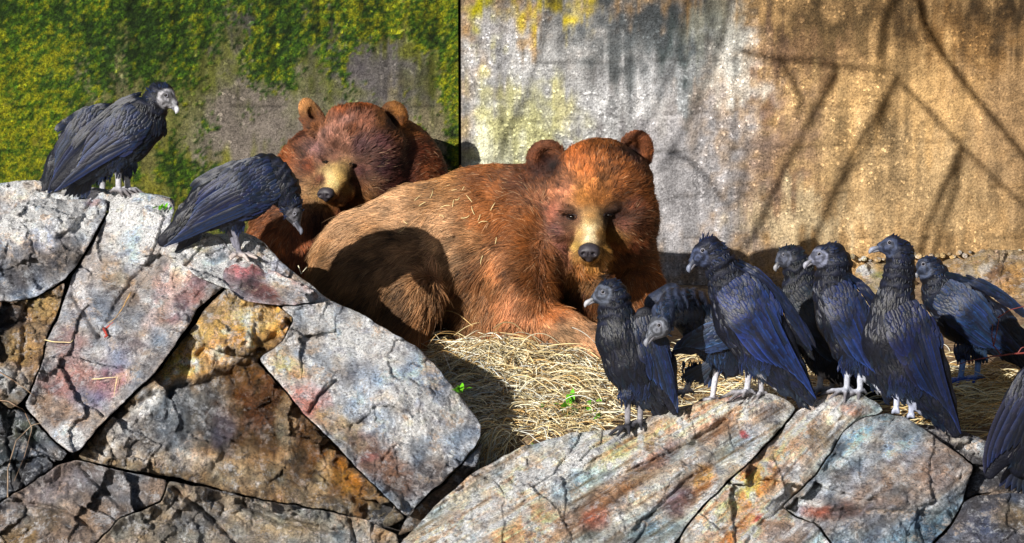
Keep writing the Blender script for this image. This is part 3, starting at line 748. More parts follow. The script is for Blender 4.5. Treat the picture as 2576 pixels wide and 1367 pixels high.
# at the foot of the right wall
GT = "weathered rocks at the foot of the wall"
rock("rock", [(2420, 655), (2470, 632), (2540, 628), (2640, 640), (2640, 760), (2560, 800), (2480, 790), (2430, 740)], 0.72, 2500, 700, 0, -.003, (150, 132, 104),
     [(2470, 670, 40, 30, -20, (196, 170, 124), .7), (2560, 700, 60, 40, 0, (150, 116, 70), .7), (2500, 690, 40, 18, -40, (110, 70, 60), .5)], "ochre rock leaning on the wall behind the far right vulture", 22, [(2470, 680, 50, 50, .03)], (), 31, .04, group=None)
rock("rock", [(2360, 660), (2400, 646), (2430, 660), (2440, 740), (2480, 800), (2560, 810), (2640, 800), (2640, 960), (2480, 955), (2400, 930), (2340, 860), (2310, 760)], 0.25, 2450, 820, 0, -.0045, (150, 132, 104),
     [(2400, 700, 40, 40, 0, (190, 160, 110), .7), (2500, 900, 90, 40, 0, (170, 150, 110), .7)], "low ochre rock on the ground behind the far right vulture's legs", 24, (), (), 32, .04, group=None)
rock("rock", [(2150, 676), (2190, 656), (2240, 664), (2280, 690), (2320, 720), (2330, 800), (2180, 800), (2150, 740)], 0.75, 2220, 730, 0, -.004, (172, 150, 110),
     [(2180, 680, 30, 20, 0, PALE, .7), (2240, 720, 40, 40, 0, (130, 112, 70), .7), (2210, 690, 30, 10, 0, (110, 120, 40), .6)], "crumbling pale rock at the wall base behind the upright vulture", 14, (), (), 33, .05, group=None)
ORD = 'first second third fourth fifth sixth seventh eighth ninth tenth eleventh twelfth thirteenth fourteenth fifteenth sixteenth seventeenth eighteenth nineteenth twentieth'.split()
ORD += ['twenty-' + q_ for q_ in ORD[:9]] + ['thirtieth'] + ['thirty-' + q_ for q_ in ORD[:9]]
for k in range(34):
    cx = 2130 + k * 15 + rng.uniform(-4, 4); cy = 652 - (k * 0.7) + rng.uniform(-6, 7)
    r = rng.uniform(5, 11); an = np.sort(rng.uniform(0, 2 * math.pi, 8)); an = np.linspace(0, 2 * math.pi, 9)[:-1] + rng.uniform(-.2, .2, 8)
    poly = [(cx + r * rng.uniform(.8, 1.2) * math.cos(t), cy + .8 * r * rng.uniform(.8, 1.2) * math.sin(t)) for t in an]
    tone = rng.uniform(.7, 1.15); o = rock("cobble", poly, WY - .05, cx, cy, 0, -.002, tuple(np.clip(np.array((186, 160, 116)) * tone, 0, 235)), (), "%s cobble, %s from the left in the row under the right wall" % ("pale" if tone > .95 else "brown", ORD[k]), 7,
         seed=300 + k, amp=.006, thick=.05, st=2.2, rough=.8, fac=.3, group="cobbles at the wall base")

# ------------------------------------------------------------------ implicit surfaces for the animals
class Field:
    """smooth-union distance field in photo space: x right, y down, w towards the viewer (pixels)"""
    def __init__(s, x0, x1, y0, y1, w0, w1, h):
        s.h = h
        s.o = np.array([x0, y0, w0], float)
        s.n = [int((x1 - x0) / h) + 1, int((y1 - y0) / h) + 1, int((w1 - w0) / h) + 1]
        s.f = np.full(s.n, 1e3, np.float32)
    def block(s, lo, hi):
        a = np.maximum(((np.array(lo) - s.o) / s.h).astype(int), 0)
        b = np.minimum(((np.array(hi) - s.o) / s.h).astype(int) + 2, s.n)
        if np.any(b <= a): return None
        g = [s.o[k] + s.h * np.arange(a[k], b[k]) for k in range(3)]
        X, Y, W = np.meshgrid(*g, indexing='ij')
        return tuple(slice(a[k], b[k]) for k in range(3)), X, Y, W
    def _add(s, sl, d, k, sub=False):
        f = s.f[sl]
        if sub:
            d = -d
            hh = np.clip(0.5 - 0.5 * (f - d) / k, 0, 1)
            s.f[sl] = f * (1 - hh) + d * hh + k * hh * (1 - hh)
        else:
            hh = np.clip(0.5 + 0.5 * (d - f) / k, 0, 1)
            s.f[sl] = d * (1 - hh) + f * hh - k * hh * (1 - hh)
    def cone(s, p, q, k=14, ws=1.0):
        """round cone between (x,y,w,r) and (x,y,w,r); ws flattens it in depth"""
        p = np.array(p, float); q = np.array(q, float)
        R = max(p[3], q[3]) + k + 3 * s.h
        lo = np.minimum(p[:3], q[:3]) - R; hi = np.maximum(p[:3], q[:3]) + R
        bl = s.block(lo, hi)
        if bl is None: return
        sl, X, Y, W = bl
        e = q[:3] - p[:3]; L2 = max(e @ e, 1e-6)
        mid = (p[2] + q[2]) / 2
        t = np.clip(((X - p[0]) * e[0] + (Y - p[1]) * e[1] + (W - p[2]) * e[2]) / L2, 0, 1)
        dx = X - p[0] - t * e[0]; dy = Y - p[1] - t * e[1]; dw = (W - p[2] - t * e[2]) / ws
        d = np.sqrt(dx * dx + dy * dy + dw * dw) - (p[3] + t * (q[3] - p[3]))
        if ws < 1: d = d * (ws + 1) / 2
        s._add(sl, d, k)
    def chain(s, pts, k=14, ws=1.0):
        for a, b in zip(pts[:-1], pts[1:]): s.cone(a, b, k, ws)
    def ell(s, c, r, rot=(0, 0, 0), k=14, sub=False):
        c = np.array(c, float); r = np.array(r, float)
        R = r.max() + k + 3 * s.h
        bl = s.block(c - R, c + R)
        if bl is None: return
        sl, X, Y, W = bl
        M = rotm(rot)
        D = np.stack([X - c[0], Y - c[1], W - c[2]], -1) @ M   # into local axes
        a = D / r; k0 = np.sqrt((a * a).sum(-1)); b = D / (r * r); k1 = np.sqrt((b * b).sum(-1)) + 1e-9
        s._add(sl, k0 * (k0 - 1) / k1, k, sub)
    def mesh(s):
        f = s.f; h = s.h
        S = f < 0
        nx, ny, nz = f.shape
        c = np.zeros((nx - 1, ny - 1, nz - 1), np.int8)
        corners = [(i, j, k) for i in (0, 1) for j in (0, 1) for k in (0, 1)]
        for (i, j, k) in corners:
            c += S[i:nx - 1 + i, j:ny - 1 + j, k:nz - 1 + k]
        act = (c > 0) & (c < 8)
        A = np.argwhere(act)
        idx = -np.ones(act.shape, np.int64); idx[act] = np.arange(len(A))
        acc = np.zeros((len(A), 3)); cnt = np.zeros(len(A))
        for a in corners:
            for ax in range(3):
                if a[ax]: continue
                b = list(a); b[ax] = 1
                fa = f[A[:, 0] + a[0], A[:, 1] + a[1], A[:, 2] + a[2]]
                fb = f[A[:, 0] + b[0], A[:, 1] + b[1], A[:, 2] + b[2]]
                m = (fa < 0) != (fb < 0)
                t = np.where(m, fa / (fa - fb + 1e-12), 0)
                p = np.tile(np.array(a, float), (len(A), 1)); p[:, ax] = t
                acc += p * m[:, None]; cnt += m
        V = (A + acc / cnt[:, None]) * h + s.o
        Fs = []
        for ax in range(3):
            s0 = [slice(1, -1)] * 3; s1 = [slice(1, -1)] * 3
            s0[ax] = slice(0, -1); s1[ax] = slice(1, None)
            e0 = S[tuple(s0)]; e1 = S[tuple(s1)]
            m = np.argwhere(e0 != e1)
            flip = e0[tuple(m.T)]
            off = np.ones(3, int); off[ax] = 0
            g = m + off
            u, v = (ax + 1) % 3, (ax + 2) % 3
            du = np.zeros(3, int); dv = np.zeros(3, int); du[u] = 1; dv[v] = 1
            q = [idx[tuple((g - du - dv).T)], idx[tuple((g - dv).T)], idx[tuple(g.T)], idx[tuple((g - du).T)]]
            q = np.stack(q, -1)
            q[~flip] = q[~flip][:, ::-1]
            Fs.append(q)
        F = np.concatenate(Fs)
        # photo space is left-handed (y down, w to viewer): x,y,w -> X,Z-,Y-  => orientation kept
        return V, F
    def front(s):
        """front-most surface depth w for every (x,y) column, extended outwards"""
        S = s.f < 0
        anyc = S.any(2)
        k = S.shape[2] - 1 - np.argmax(S[:, :, ::-1], axis=2)
        k = np.clip(k, 0, S.shape[2] - 2)
        I, J = np.indices(k.shape)
        fa = s.f[I, J, k]; fb = s.f[I, J, k + 1]
        w_ = s.o[2] + s.h * (k + fa / (fa - fb + 1e-9))
        w_ = np.where(anyc, w_, np.nan)
        for _ in range(28):
            nb = np.stack([np.roll(w_, 1, 0), np.roll(w_, -1, 0), np.roll(w_, 1, 1), np.roll(w_, -1, 1)])
            with np.errstate(all='ignore'):
                cnt = (~np.isnan(nb)).sum(0); av = np.nansum(nb, 0) / np.maximum(cnt, 1) - 1.2
            w_ = np.where(np.isnan(w_) & (cnt > 0), av, w_)
        w_ = np.where(np.isnan(w_), np.nanmean(w_), w_)
        for _ in range(3):
            w_ = (w_ + np.roll(w_, 1, 0) + np.roll(w_, -1, 0) + np.roll(w_, 1, 1) + np.roll(w_, -1, 1)) / 5
        s.F = w_
        return w_
    def fw(s, x, y):
        gx = np.clip((np.asarray(x) - s.o[0]) / s.h, 0, s.n[0] - 1.001); gy = np.clip((np.asarray(y) - s.o[1]) / s.h, 0, s.n[1] - 1.001)
        i = gx.astype(int); j = gy.astype(int); a = gx - i; b = gy - j
        F = s.F
        return F[i, j] * (1 - a) * (1 - b) + F[i + 1, j] * a * (1 - b) + F[i, j + 1] * (1 - a) * b + F[i + 1, j + 1] * a * b

def rotm(deg):
    a, b, c = [math.radians(v) for v in deg]
    Rx = np.array([[1, 0, 0], [0, math.cos(a), -math.sin(a)], [0, math.sin(a), math.cos(a)]])
    Ry = np.array([[math.cos(b), 0, math.sin(b)], [0, 1, 0], [-math.sin(b), 0, math.cos(b)]])
    Rz = np.array([[math.cos(c), -math.sin(c), 0], [math.sin(c), math.cos(c), 0], [0, 0, 1]])
    return Rz @ Ry @ Rx

def toW(V, Y0):
    return P(V[..., 0], V[..., 1], Y0 - V[..., 2] / 630.0)

def mesh_normals(V, F):
    n = np.cross(V[F[:, 2]] - V[F[:, 0]], V[F[:, 3]] - V[F[:, 1]])
    return n

def uv_ball(c, r, rot=(0, 0, 0), nu=20, nv=12):
    t = np.linspace(0, math.pi, nv); p = np.linspace(0, 2 * math.pi, nu, endpoint=False)
    T, Pp = np.meshgrid(t, p, indexing='ij')
    v = np.stack([np.sin(T) * np.cos(Pp), np.cos(T), np.sin(T) * np.sin(Pp)], -1).reshape(-1, 3) * np.array(r)
    v = v @ rotm(rot).T + np.array(c)
    i = np.arange(nv * nu).reshape(nv, nu); j = np.roll(i, -1, 1)
    F = np.stack([i[:-1], j[:-1], j[1:], i[1:]], -1).reshape(-1, 4)
    return v, F

# ------------------------------------------------------------------ bears
def idw(px, py, pts, p=2.4):
    """pts: (x,y,value...)"""
    pts_ = np.array([q[:2] for q in pts], float); vals = np.array([np.atleast_1d(q[2]) for q in pts], float)
    d = (px[:, None] - pts_[:, 0]) ** 2 + (py[:, None] - pts_[:, 1]) ** 2 + 60
    wgt = d ** (-p / 2 - .6)
    return (wgt @ vals) / wgt.sum(1)[:, None]

def build_bear(name, label, Y0, prims, field, colpts, lenpts, flow, nose, eyes, nhair, loc_px, spots=(), earw=None, seed=0, hair_r=1.0, desat=.0, bright=1.0, lmul=1.0):
    f = Field(*field)
    prims(f)
    V, F = f.mesh()
    f.front()
    root = empty(name, P(loc_px[0], loc_px[1], Y0), label, "bear")
    N = mesh_normals(V, F)
    cv = idw(V[:, 0], V[:, 1], [(x, y, lin(c)) for x, y, c in colpts])
    W = toW(V, Y0)
    mesh_obj("body", W, F, M_BODY, cv * 0.55, root)
    # hair
    area = np.linalg.norm(N, axis=1)
    Nn = N / (area[:, None] + 1e-9)
    # orient outwards using field gradient sign: normals of surface nets are consistent; test with centre
    c0 = V.mean(0)
    if ((V[F[:, 0]] - c0) * Nn).sum() < 0: Nn = -Nn
    prob = area * (Nn[:, 2] > -0.45)
    r2 = np.random.default_rng(seed)
    tri = r2.choice(len(F), nhair, p=prob / prob.sum())
    a, b = r2.random(nhair), r2.random(nhair)
    q = V[F[tri]]
    base = (q[:, 0] * ((1 - a) * (1 - b))[:, None] + q[:, 1] * (a * (1 - b))[:, None] + q[:, 2] * (a * b)[:, None] + q[:, 3] * ((1 - a) * b)[:, None])
    # smooth normals by averaging vertex normals
    vn = np.zeros_like(V)
    for k in range(4): np.add.at(vn, F[:, k], Nn * area[:, None])
    vn /= np.linalg.norm(vn, axis=1)[:, None] + 1e-9
    n = vn[F[tri]].mean(1); n /= np.linalg.norm(n, axis=1)[:, None] + 1e-9
    L = idw(base[:, 0], base[:, 1], lenpts)[:, 0]
    for (ex, ey, er, op) in eyes:
        de = np.hypot((base[:, 0] - ex) / (er * 1.25), (base[:, 1] - ey) / (er * max(op, .45) * 1.3))
        L = np.where(de < 1, .5, L)
    d = flow(base)
    s = 38.0
    wv = np.stack([fbm(base[:, 0] / s, base[:, 1] / s, base[:, 2] / s, 3, 5 + k) for k in range(3)], -1)
    s2 = 9.0
    wv2 = np.stack([vnoise(base[:, 0] / s2, base[:, 1] / s2, base[:, 2] / s2, 15 + k) for k in range(3)], -1)
    lf = np.clip((L - 4) / 22, 0, 1)[:, None]
    d = d + wv * (0.25 + 0.9 * lf) + wv2 * (0.15 + 0.55 * lf) + r2.normal(0, .16, base.shape)
    d = d - (d * n).sum(1)[:, None] * n
    d /= np.linalg.norm(d, axis=1)[:, None] + 1e-9
    L = L * np.where(L > 8, lmul, 1) * np.where(r2.random(nhair) < .1, 1.35, 1) * r2.uniform(.55, 1.25, nhair) * (1 + .35 * wv2[:, 0] * lf[:, 0])
    pts = np.empty((nhair, 4, 3))
    lift = 0.42 * r2.uniform(.6, 1.4, nhair)[:, None]
    for k, t in enumerate((0, .33, .66, 1.0)):
        pts[:, k] = base + L[:, None] * (t * d + lift * n * (t - .55 * t * t)) + np.array([0, 1.0, 0]) * (L * t * t * .12)[:, None]
    pts[:, 0] -= n * 1.0
    # locks: neighbouring hairs lean together towards their tips
    cs = 16.0; g = base / cs; ig = np.floor(g).astype(np.int64); bd = np.full(nhair, 9e9); cc_ = np.zeros((nhair, 3))
    for a_ in (-1, 0, 1):
        for b_ in (-1, 0, 1):
            for e_ in (-1, 0, 1):
                ci = ig + np.array([a_, b_, e_])
                ctr = ci + np.stack([_h(ci[:, 0], ci[:, 1], ci[:, 2], 70 + q_) for q_ in range(3)], -1)
                dd = ((g - ctr) ** 2).sum(1); m_ = dd < bd
                bd = np.where(m_, dd, bd); cc_[m_] = ctr[m_]
    pull = (cc_ - g) * cs; pull -= (pull * n).sum(1)[:, None] * n
    lock = _h(np.floor(cc_[:, 0] * 7).astype(np.int64), np.floor(cc_[:, 1] * 7).astype(np.int64), np.floor(cc_[:, 2] * 7).astype(np.int64), 5)
    for k, t in ((1, .33), (2, .66), (3, 1.0)):
        pts[:, k] += pull * (np.clip((L - 5) / 12, 0, 1) * .75 * t ** 1.2)[:, None]
    rad = np.array([1.0, .85, .6, .15])[None] * (0.50 * hair_r) * np.clip(L / 14, .65, 1.25)[:, None] / 630
    hc = idw(base[:, 0], base[:, 1], [(x, y, lin(c)) for x, y, c in colpts])
    tone = (1 + 0.8 * wv[:, :1] * 1.2 + 0.45 * wv2[:, 1:2]) * (.72 + .56 * lock[:, None]) * r2.uniform(.45, 1.5, (nhair, 1))
    g_ = hc @ np.array([.3, .55, .15])
    hc = hc * (1 - desat) + g_[:, None] * desat * np.array([1.06, .90, .66])
    pale = (r2.random(nhair) < .05) & (L > 20)
    hc = np.where(pale[:, None], hc * .6 + lin((214, 180, 140)) * .4, hc)
    hc = np.clip(hc * tone * bright, .002, .85)
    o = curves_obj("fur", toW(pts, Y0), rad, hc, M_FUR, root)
    tag(o, kind="stuff")
    # nose
    nf = Field(nose[0] - 60, nose[0] + 60, nose[1] - 60, nose[1] + 60, nose[2] - 70, nose[2] + 60, 2.0)
    nx, ny, nw, sc, yaw = nose
    def npt(u, v, t):
        p = rotm((0, yaw, 0)) @ np.array([u, v, t]) * sc
        return (nx + p[0], ny + p[1], nw + p[2])
    nf.ell(npt(0, 0, 0), np.array([25, 17, 20]) * sc, (0, yaw, 0), 6)
    nf.ell(npt(0, -9, -6), np.array([22, 11, 20]) * sc, (0, yaw, 0), 6)
    nf.ell(npt(0, 15, -4), np.array([9, 9, 12]) * sc, (0, yaw, 0), 5)
    for sd in (-1, 1):
        nf.ell(npt(sd * 13, 2, 5), np.array([11, 12, 14]) * sc, (0, yaw, 0), 4)
        nf.ell(npt(sd * 12, 5, 19), np.array([6, 4.5, 9]) * sc, (0, yaw, sd * 18), 3, True)
    nf.ell(npt(0, 12, 18), np.array([1.6, 12, 5]) * sc, (0, yaw, 0), 2, True)
    nv, nF = nf.mesh()
    mesh_obj("nose", toW(nv, Y0), nF, M_NOSE, None, root)
    for (ex, ey, er, op) in eyes:
        ew = float(f.fw(ex, ey))
        v, FF = uv_ball((ex, ey, ew - er * .12), (er, er * op, er))
        mesh_obj("eye", toW(v, Y0), FF, M_EYE, None, root)
        # dark lids
        t = np.linspace(0, 2 * math.pi, 25)
        for (rr, up) in ((1.22, -1), (1.22, 1)):
            tt = np.linspace(0.05, math.pi - .05, 9)
            xx = ex + er * rr * 1.1 * np.cos(tt); yy = ey + up * er * op * rr * np.sin(tt)
            ww = f.fw(xx, yy) + 1.0
            tube("eyelid", toW(np.stack([xx, yy, ww], -1), Y0), np.full(9, .0021 * er / 9), M_LID, root, 6)
    return root, f

M_LID = plain_mat("eyelid_skin", (30, 20, 20), .5, .4)
def tube(name, pts, rad, mat, parent=None, sides=6, col=None, link=True):
    pts = np.asarray(pts, float); rad = np.asarray(rad, float); n = len(pts)
    tg = np.gradient(pts, axis=0); tg /= np.linalg.norm(tg, axis=1)[:, None] + 1e-12
    ref = np.array([0.31, 0.2, 0.93]); V = []
    for k in range(n):
        a = np.cross(tg[k], ref); a /= np.linalg.norm(a) + 1e-9; b = np.cross(tg[k], a)
        for j in range(sides):
            th = 2 * math.pi * j / sides
            V.append(pts[k] + rad[k] * (a * math.cos(th) + b * math.sin(th)))
    V = np.array(V)
    F = [[k * sides + j, k * sides + (j + 1) % sides, (k + 1) * sides + (j + 1) % sides, (k + 1) * sides + j] for k in range(n - 1) for j in range(sides)]
    V = np.concatenate([V, pts[:1], pts[-1:]])
    T = [[(j + 1) % sides, j, n * sides] for j in range(sides)] + [[(n - 1) * sides + j, (n - 1) * sides + (j + 1) % sides, n * sides + 1] for j in range(sides)]
    if not link: return V, np.array(F), np.array(T)
    return mesh_obj(name, V, [np.array(F), np.array(T)], mat, None if col is None else np.tile(lin(col), (len(V), 1)), parent)

def prims_front(f):
    # torso
    f.chain([(955, 690, -10, 168), (1080, 645, -40, 172), (1210, 615, -30, 176), (1330, 580, -10, 158)], 36)
    f.ell((1250, 520, -30), (150, 92, 120), (0, 0, -12), 40)
    f.ell((1400, 560, 0), (140, 150, 125), (0, 0, 20), 40)
    # haunch and hind leg
    f.ell((962, 700, 92), (166, 128, 92), (0, 0, -18), 16)
    f.cone((1040, 740, 160, 62), (1008, 850, 165, 52), 18)
    f.cone((1005, 850, 150, 52), (930, 900, 140, 48), 26)
    # belly folds
    f.cone((1185, 690, 60, 58), (1190, 850, 62, 38), 12)
    f.cone((1245, 690, 78, 50), (1228, 830, 92, 38), 10)
    # shoulder, near foreleg and paw
    f.ell((1318, 640, 84), (92, 130, 84), (0, 0, 15), 30)
    f.chain([(1310, 700, 120, 76), (1325, 800, 150, 66), (1410, 838, 180, 52), (1490, 862, 205, 44)], 24)
    f.ell((1515, 872, 215), (44, 30, 40), (0, 0, 8), 14)
    for k in range(4):
        f.cone((1520 + k * 6, 866 + k * 7, 240 - k * 16, 14), (1552 + k * 2, 874 + k * 7, 250 - k * 16, 11), 6)
    # chest and far foreleg
    f.ell((1468, 710, -40), (105, 125, 85), (0, 0, 0), 36)
    f.chain([(1572, 620, -20, 75), (1612, 720, 10, 46), (1618, 850, 30, 42)], 24)
    # neck ruff
    f.ell((1410, 560, 60), (100, 132, 84), (0, 0, 10), 30)
    f.ell((1550, 585, 50), (92, 92, 90), (0, 0, 0), 30)
    # head
    f.ell((1514, 458, 120), (124, 106, 112), (0, 0, 6), 22)
    f.ell((1448, 540, 135), (66, 88, 80), (0, 0, 16), 22)
    f.ell((1574, 540, 120), (76, 92, 86), (0, 0, -14), 22)
    f.ell((1492, 498, 204), (58, 56, 40), (0, 0, 0), 20)          # forehead
    f.ell((1436, 529, 216), (30, 11, 20), (0, 0, 14), 7)          # brows
    f.ell((1534, 526, 210), (26, 10, 16), (0, 0, -6), 7)
    f.chain([(1486, 550, 205, 42), (1484, 596, 250, 36), (1482, 636, 282, 29)], 12)   # muzzle
    f.ell((1456, 634, 246), (23, 28, 34), (0, 0, 8), 10)
    f.ell((1510, 634, 244), (25, 28, 34), (0, 0, -8), 10)
    f.ell((1482, 668, 240), (30, 16, 34), (0, 0, 0), 8)           # chin
    f.ell((1438, 546, 240), (14, 9, 16), (0, 0, 0), 5, True)
    f.ell((1532, 542, 238), (14, 9, 16), (0, 0, 0), 5, True)
    # ears
    f.cone((1405, 432, 105, 30), (1382, 408, 92, 34), 10)
    f.ell((1374, 402, 84), (54, 50, 19), (0, -24, -30), 6)
    f.ell((1377, 405, 112), (38, 34, 34), (0, -24, -30), 4, True)
    f.cone((1575, 416, 92, 32), (1592, 394, 80, 32), 10)
    f.ell((1599, 381, 74), (46, 54, 19), (0, 20, 15), 6)
    f.ell((1594, 385, 102), (33, 39, 34), (0, 20, 15), 4, True)

CN, CN2, TAN, TAN2, DK, PUR, GOLD, GLD2 = (128, 74, 34), (82, 44, 22), (146, 108, 72), (184, 144, 106), (58, 34, 22), (122, 84, 78), (214, 176, 96), (236, 208, 156)
front_cols = [(800, 640, TAN), (900, 560, TAN2), (1000, 520, TAN2), (1130, 480, (160, 112, 66)), (1230, 450, CN), (1280, 500, CN), (950, 600, TAN), (1060, 580, TAN2), (900, 700, TAN), (860, 760, (104, 78, 56)),
    (1000, 760, TAN), (1040, 820, (150, 100, 56)), (1120, 560, TAN2), (1150, 640, TAN2), (1230, 560, (168, 104, 56)), (1290, 560, CN), (1320, 470, CN2), (1350, 560, CN), (1220, 680, (144, 96, 60)), (1170, 760, (132, 92, 58)), (1140, 700, (140, 98, 62)), (1200, 600, (164, 118, 78)), (1100, 500, (158, 116, 76)), (1000, 640, (160, 120, 84)),
    (1290, 660, (176, 116, 72)), (1300, 760, (184, 124, 84)), (1360, 700, CN), (1380, 780, (168, 100, 52)), (1400, 840, TAN2), (1480, 860, (196, 148, 108)), (1340, 820, (186, 130, 90)),
    (1400, 660, CN2), (1460, 740, CN2), (1540, 700, CN2), (1620, 700, CN), (1620, 800, CN2), (1340, 620, CN),
    (1510, 370, CN), (1450, 390, (176, 100, 50)), (1570, 420, CN), (1480, 430, (176, 104, 52)), (1490, 480, (184, 118, 62)), (1420, 480, (176, 116, 84)), (1400, 540, (150, 92, 72)), (1560, 480, CN), (1620, 500, CN), (1600, 580, CN2),
    (1560, 560, (104, 62, 48)), (1590, 520, (120, 68, 44)), (1440, 548, (64, 40, 32)), (1425, 548, (90, 58, 46)), (1450, 556, (120, 84, 60)), (1532, 540, (50, 30, 24)), (1550, 545, (64, 40, 36)), (1486, 545, (186, 140, 84)), (1470, 500, (190, 128, 66)), (1510, 500, (176, 112, 56)), (1460, 640, (196, 150, 90)), (1410, 580, (130, 86, 78)), (1440, 585, (132, 88, 66)), (1430, 640, (120, 76, 60)), (1545, 620, (140, 84, 44)), (1590, 620, (96, 50, 30)), (1484, 575, (246, 224, 176)), (1484, 600, (246, 224, 180)), (1484, 560, (216, 180, 120)), (1458, 590, (206, 166, 104)), (1510, 590, (170, 124, 62)), (1524, 620, (160, 116, 54)), (1481, 660, (170, 120, 60)),  # darker, purplish face sides: shading painted into the fur
    (1450, 620, GOLD), (1530, 590, (176, 130, 50)), (1460, 672, (170, 110, 60)), (1420, 620, (140, 90, 80)), (1560, 640, CN2), (1430, 600, (110, 66, 46)),
    (1345, 390, (120, 70, 44)), (1375, 408, (56, 30, 24)), (1390, 420, (36, 22, 20)), (1360, 425, (70, 40, 30)), (1378, 372, (110, 66, 42)), (1610, 350, (130, 76, 46)), (1592, 388, (34, 20, 20)), (1600, 400, (50, 28, 24)), (1630, 390, (130, 74, 40))]  # ear hollows darkened in the fur colour, as shade
front_len = [(900, 560, 26), (1000, 520, 24), (1200, 460, 24), (850, 700, 28), (1000, 650, 24), (1020, 800, 34), (1100, 560, 24), (1170, 800, 32), (1250, 600, 24), (1330, 520, 26), (1350, 620, 30), (1300, 740, 24), (1400, 830, 18), (1480, 860, 12),
    (1420, 700, 34), (1500, 720, 30), (1620, 720, 22), (1510, 360, 15), (1450, 400, 14), (1580, 430, 15), (1480, 460, 10), (1490, 510, 7), (1486, 550, 4), (1484, 590, 2.6), (1481, 640, 3), (1440, 545, 3), (1532, 541, 3), (1410, 540, 13), (1400, 600, 18),
    (1600, 560, 18), (1640, 520, 20), (1630, 620, 20), (1560, 560, 10), (1540, 640, 13), (1450, 690, 22), (1375, 400, 6), (1345, 385, 7), (1598, 380, 6), (1620, 350, 7), (1430, 600, 7), (1458, 600, 3), (1515, 600, 3)]
def flow_front(b):
    hx = b - np.array([1484, 610, 340.])
    d = hx / (np.linalg.norm(hx, axis=1)[:, None] + 1e-9)
    body = ss(1400, 1250, b[:, 0])[:, None]
    low = ss(600, 760, b[:, 1])[:, None]
    d = d + body * (np.array([-.35, .45, 0]) * (1 - low) + np.array([-.1, .8, 0]) * low)
    paw = (ss(1330, 1400, b[:, 0]) * ss(760, 800, b[:, 1]))[:, None]
    d = d * (1 - paw) + np.array([.95, .35, .2]) * paw
    chest = (ss(640, 700, b[:, 1]) * ss(1380, 1430, b[:, 0]))[:, None] * (1 - paw)
    return d * (1 - chest) + np.array([0, 1., .1]) * chest
FY = -0.05
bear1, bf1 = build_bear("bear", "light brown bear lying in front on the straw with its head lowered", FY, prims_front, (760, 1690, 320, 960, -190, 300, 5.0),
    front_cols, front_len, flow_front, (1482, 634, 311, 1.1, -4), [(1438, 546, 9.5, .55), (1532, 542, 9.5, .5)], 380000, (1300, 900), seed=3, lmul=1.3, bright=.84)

def prims_back(f):
    f.ell((895, 470, -40), (205, 170, 130), (0, 0, 12), 40)
    f.ell((990, 450, -60), (130, 165, 130), (0, 0, -20), 40)
    f.ell((800, 520, -10), (120, 150, 100), (0, 0, 25), 40)
    f.ell((960, 620, -60), (260, 150, 150), (0, 0, 0), 40)
    f.chain([(760, 560, 30, 80), (745, 660, 60, 66), (780, 760, 80, 55)], 30)
    f.chain([(700, 520, 10, 60), (680, 620, 50, 48), (740, 700, 70, 44)], 30)
    f.ell((905, 372, 62), (108, 112, 104), (0, 0, 8), 26)
    f.ell((845, 440, 66), (60, 82, 76), (0, 0, 12), 26)
    f.ell((935, 440, 60), (80, 82, 80), (0, 0, -10), 26)
    f.ell((870, 350, 125), (66, 52, 44), (0, 0, 10), 22)
    f.ell((822, 392, 142), (24, 12, 18), (0, 0, 4), 10)
    f.ell((890, 398, 138), (32, 13, 18), (0, 0, 6), 10)
    f.chain([(858, 412, 132, 38), (842, 450, 168, 33), (828, 482, 192, 27)], 9)
    f.ell((842, 503, 160), (30, 16, 28), (0, 0, 12), 8)
    f.ell((822, 474, 160), (20, 24, 26), (0, 0, 10), 8)
    f.ell((852, 478, 158), (22, 24, 28), (0, 0, 10), 8)
    f.ell((866, 482, 136), (28, 26, 30), (0, 0, 20), 9)
    f.ell((868, 300, 118), (44, 34, 30), (0, 0, 0), 16)
    f.ell((818, 412, 150), (12, 6, 12), (0, 0, 0), 5, True)
    f.ell((890, 418, 146), (14, 6, 12), (0, 0, 0), 5, True)
    f.cone((800, 318, 55, 26), (786, 292, 48, 26), 10)
    f.ell((779, 285, 44), (26, 40, 18), (0, -28, -22), 8)
    f.ell((790, 294, 60), (15, 27, 15), (0, -28, -22), 5, True)
    f.cone((975, 325, 45, 28), (986, 305, 42, 28), 10)
    f.ell((988, 298, 42), (38, 43, 20), (0, 8, 12), 6)
    f.ell((983, 305, 66), (25, 29, 28), (0, 8, 12), 4, True)
B1c, B1d, B1p = (134, 74, 40), (92, 46, 28), (150, 108, 94)  # B1p: purplish sheen on the forehead, painted as fur colour
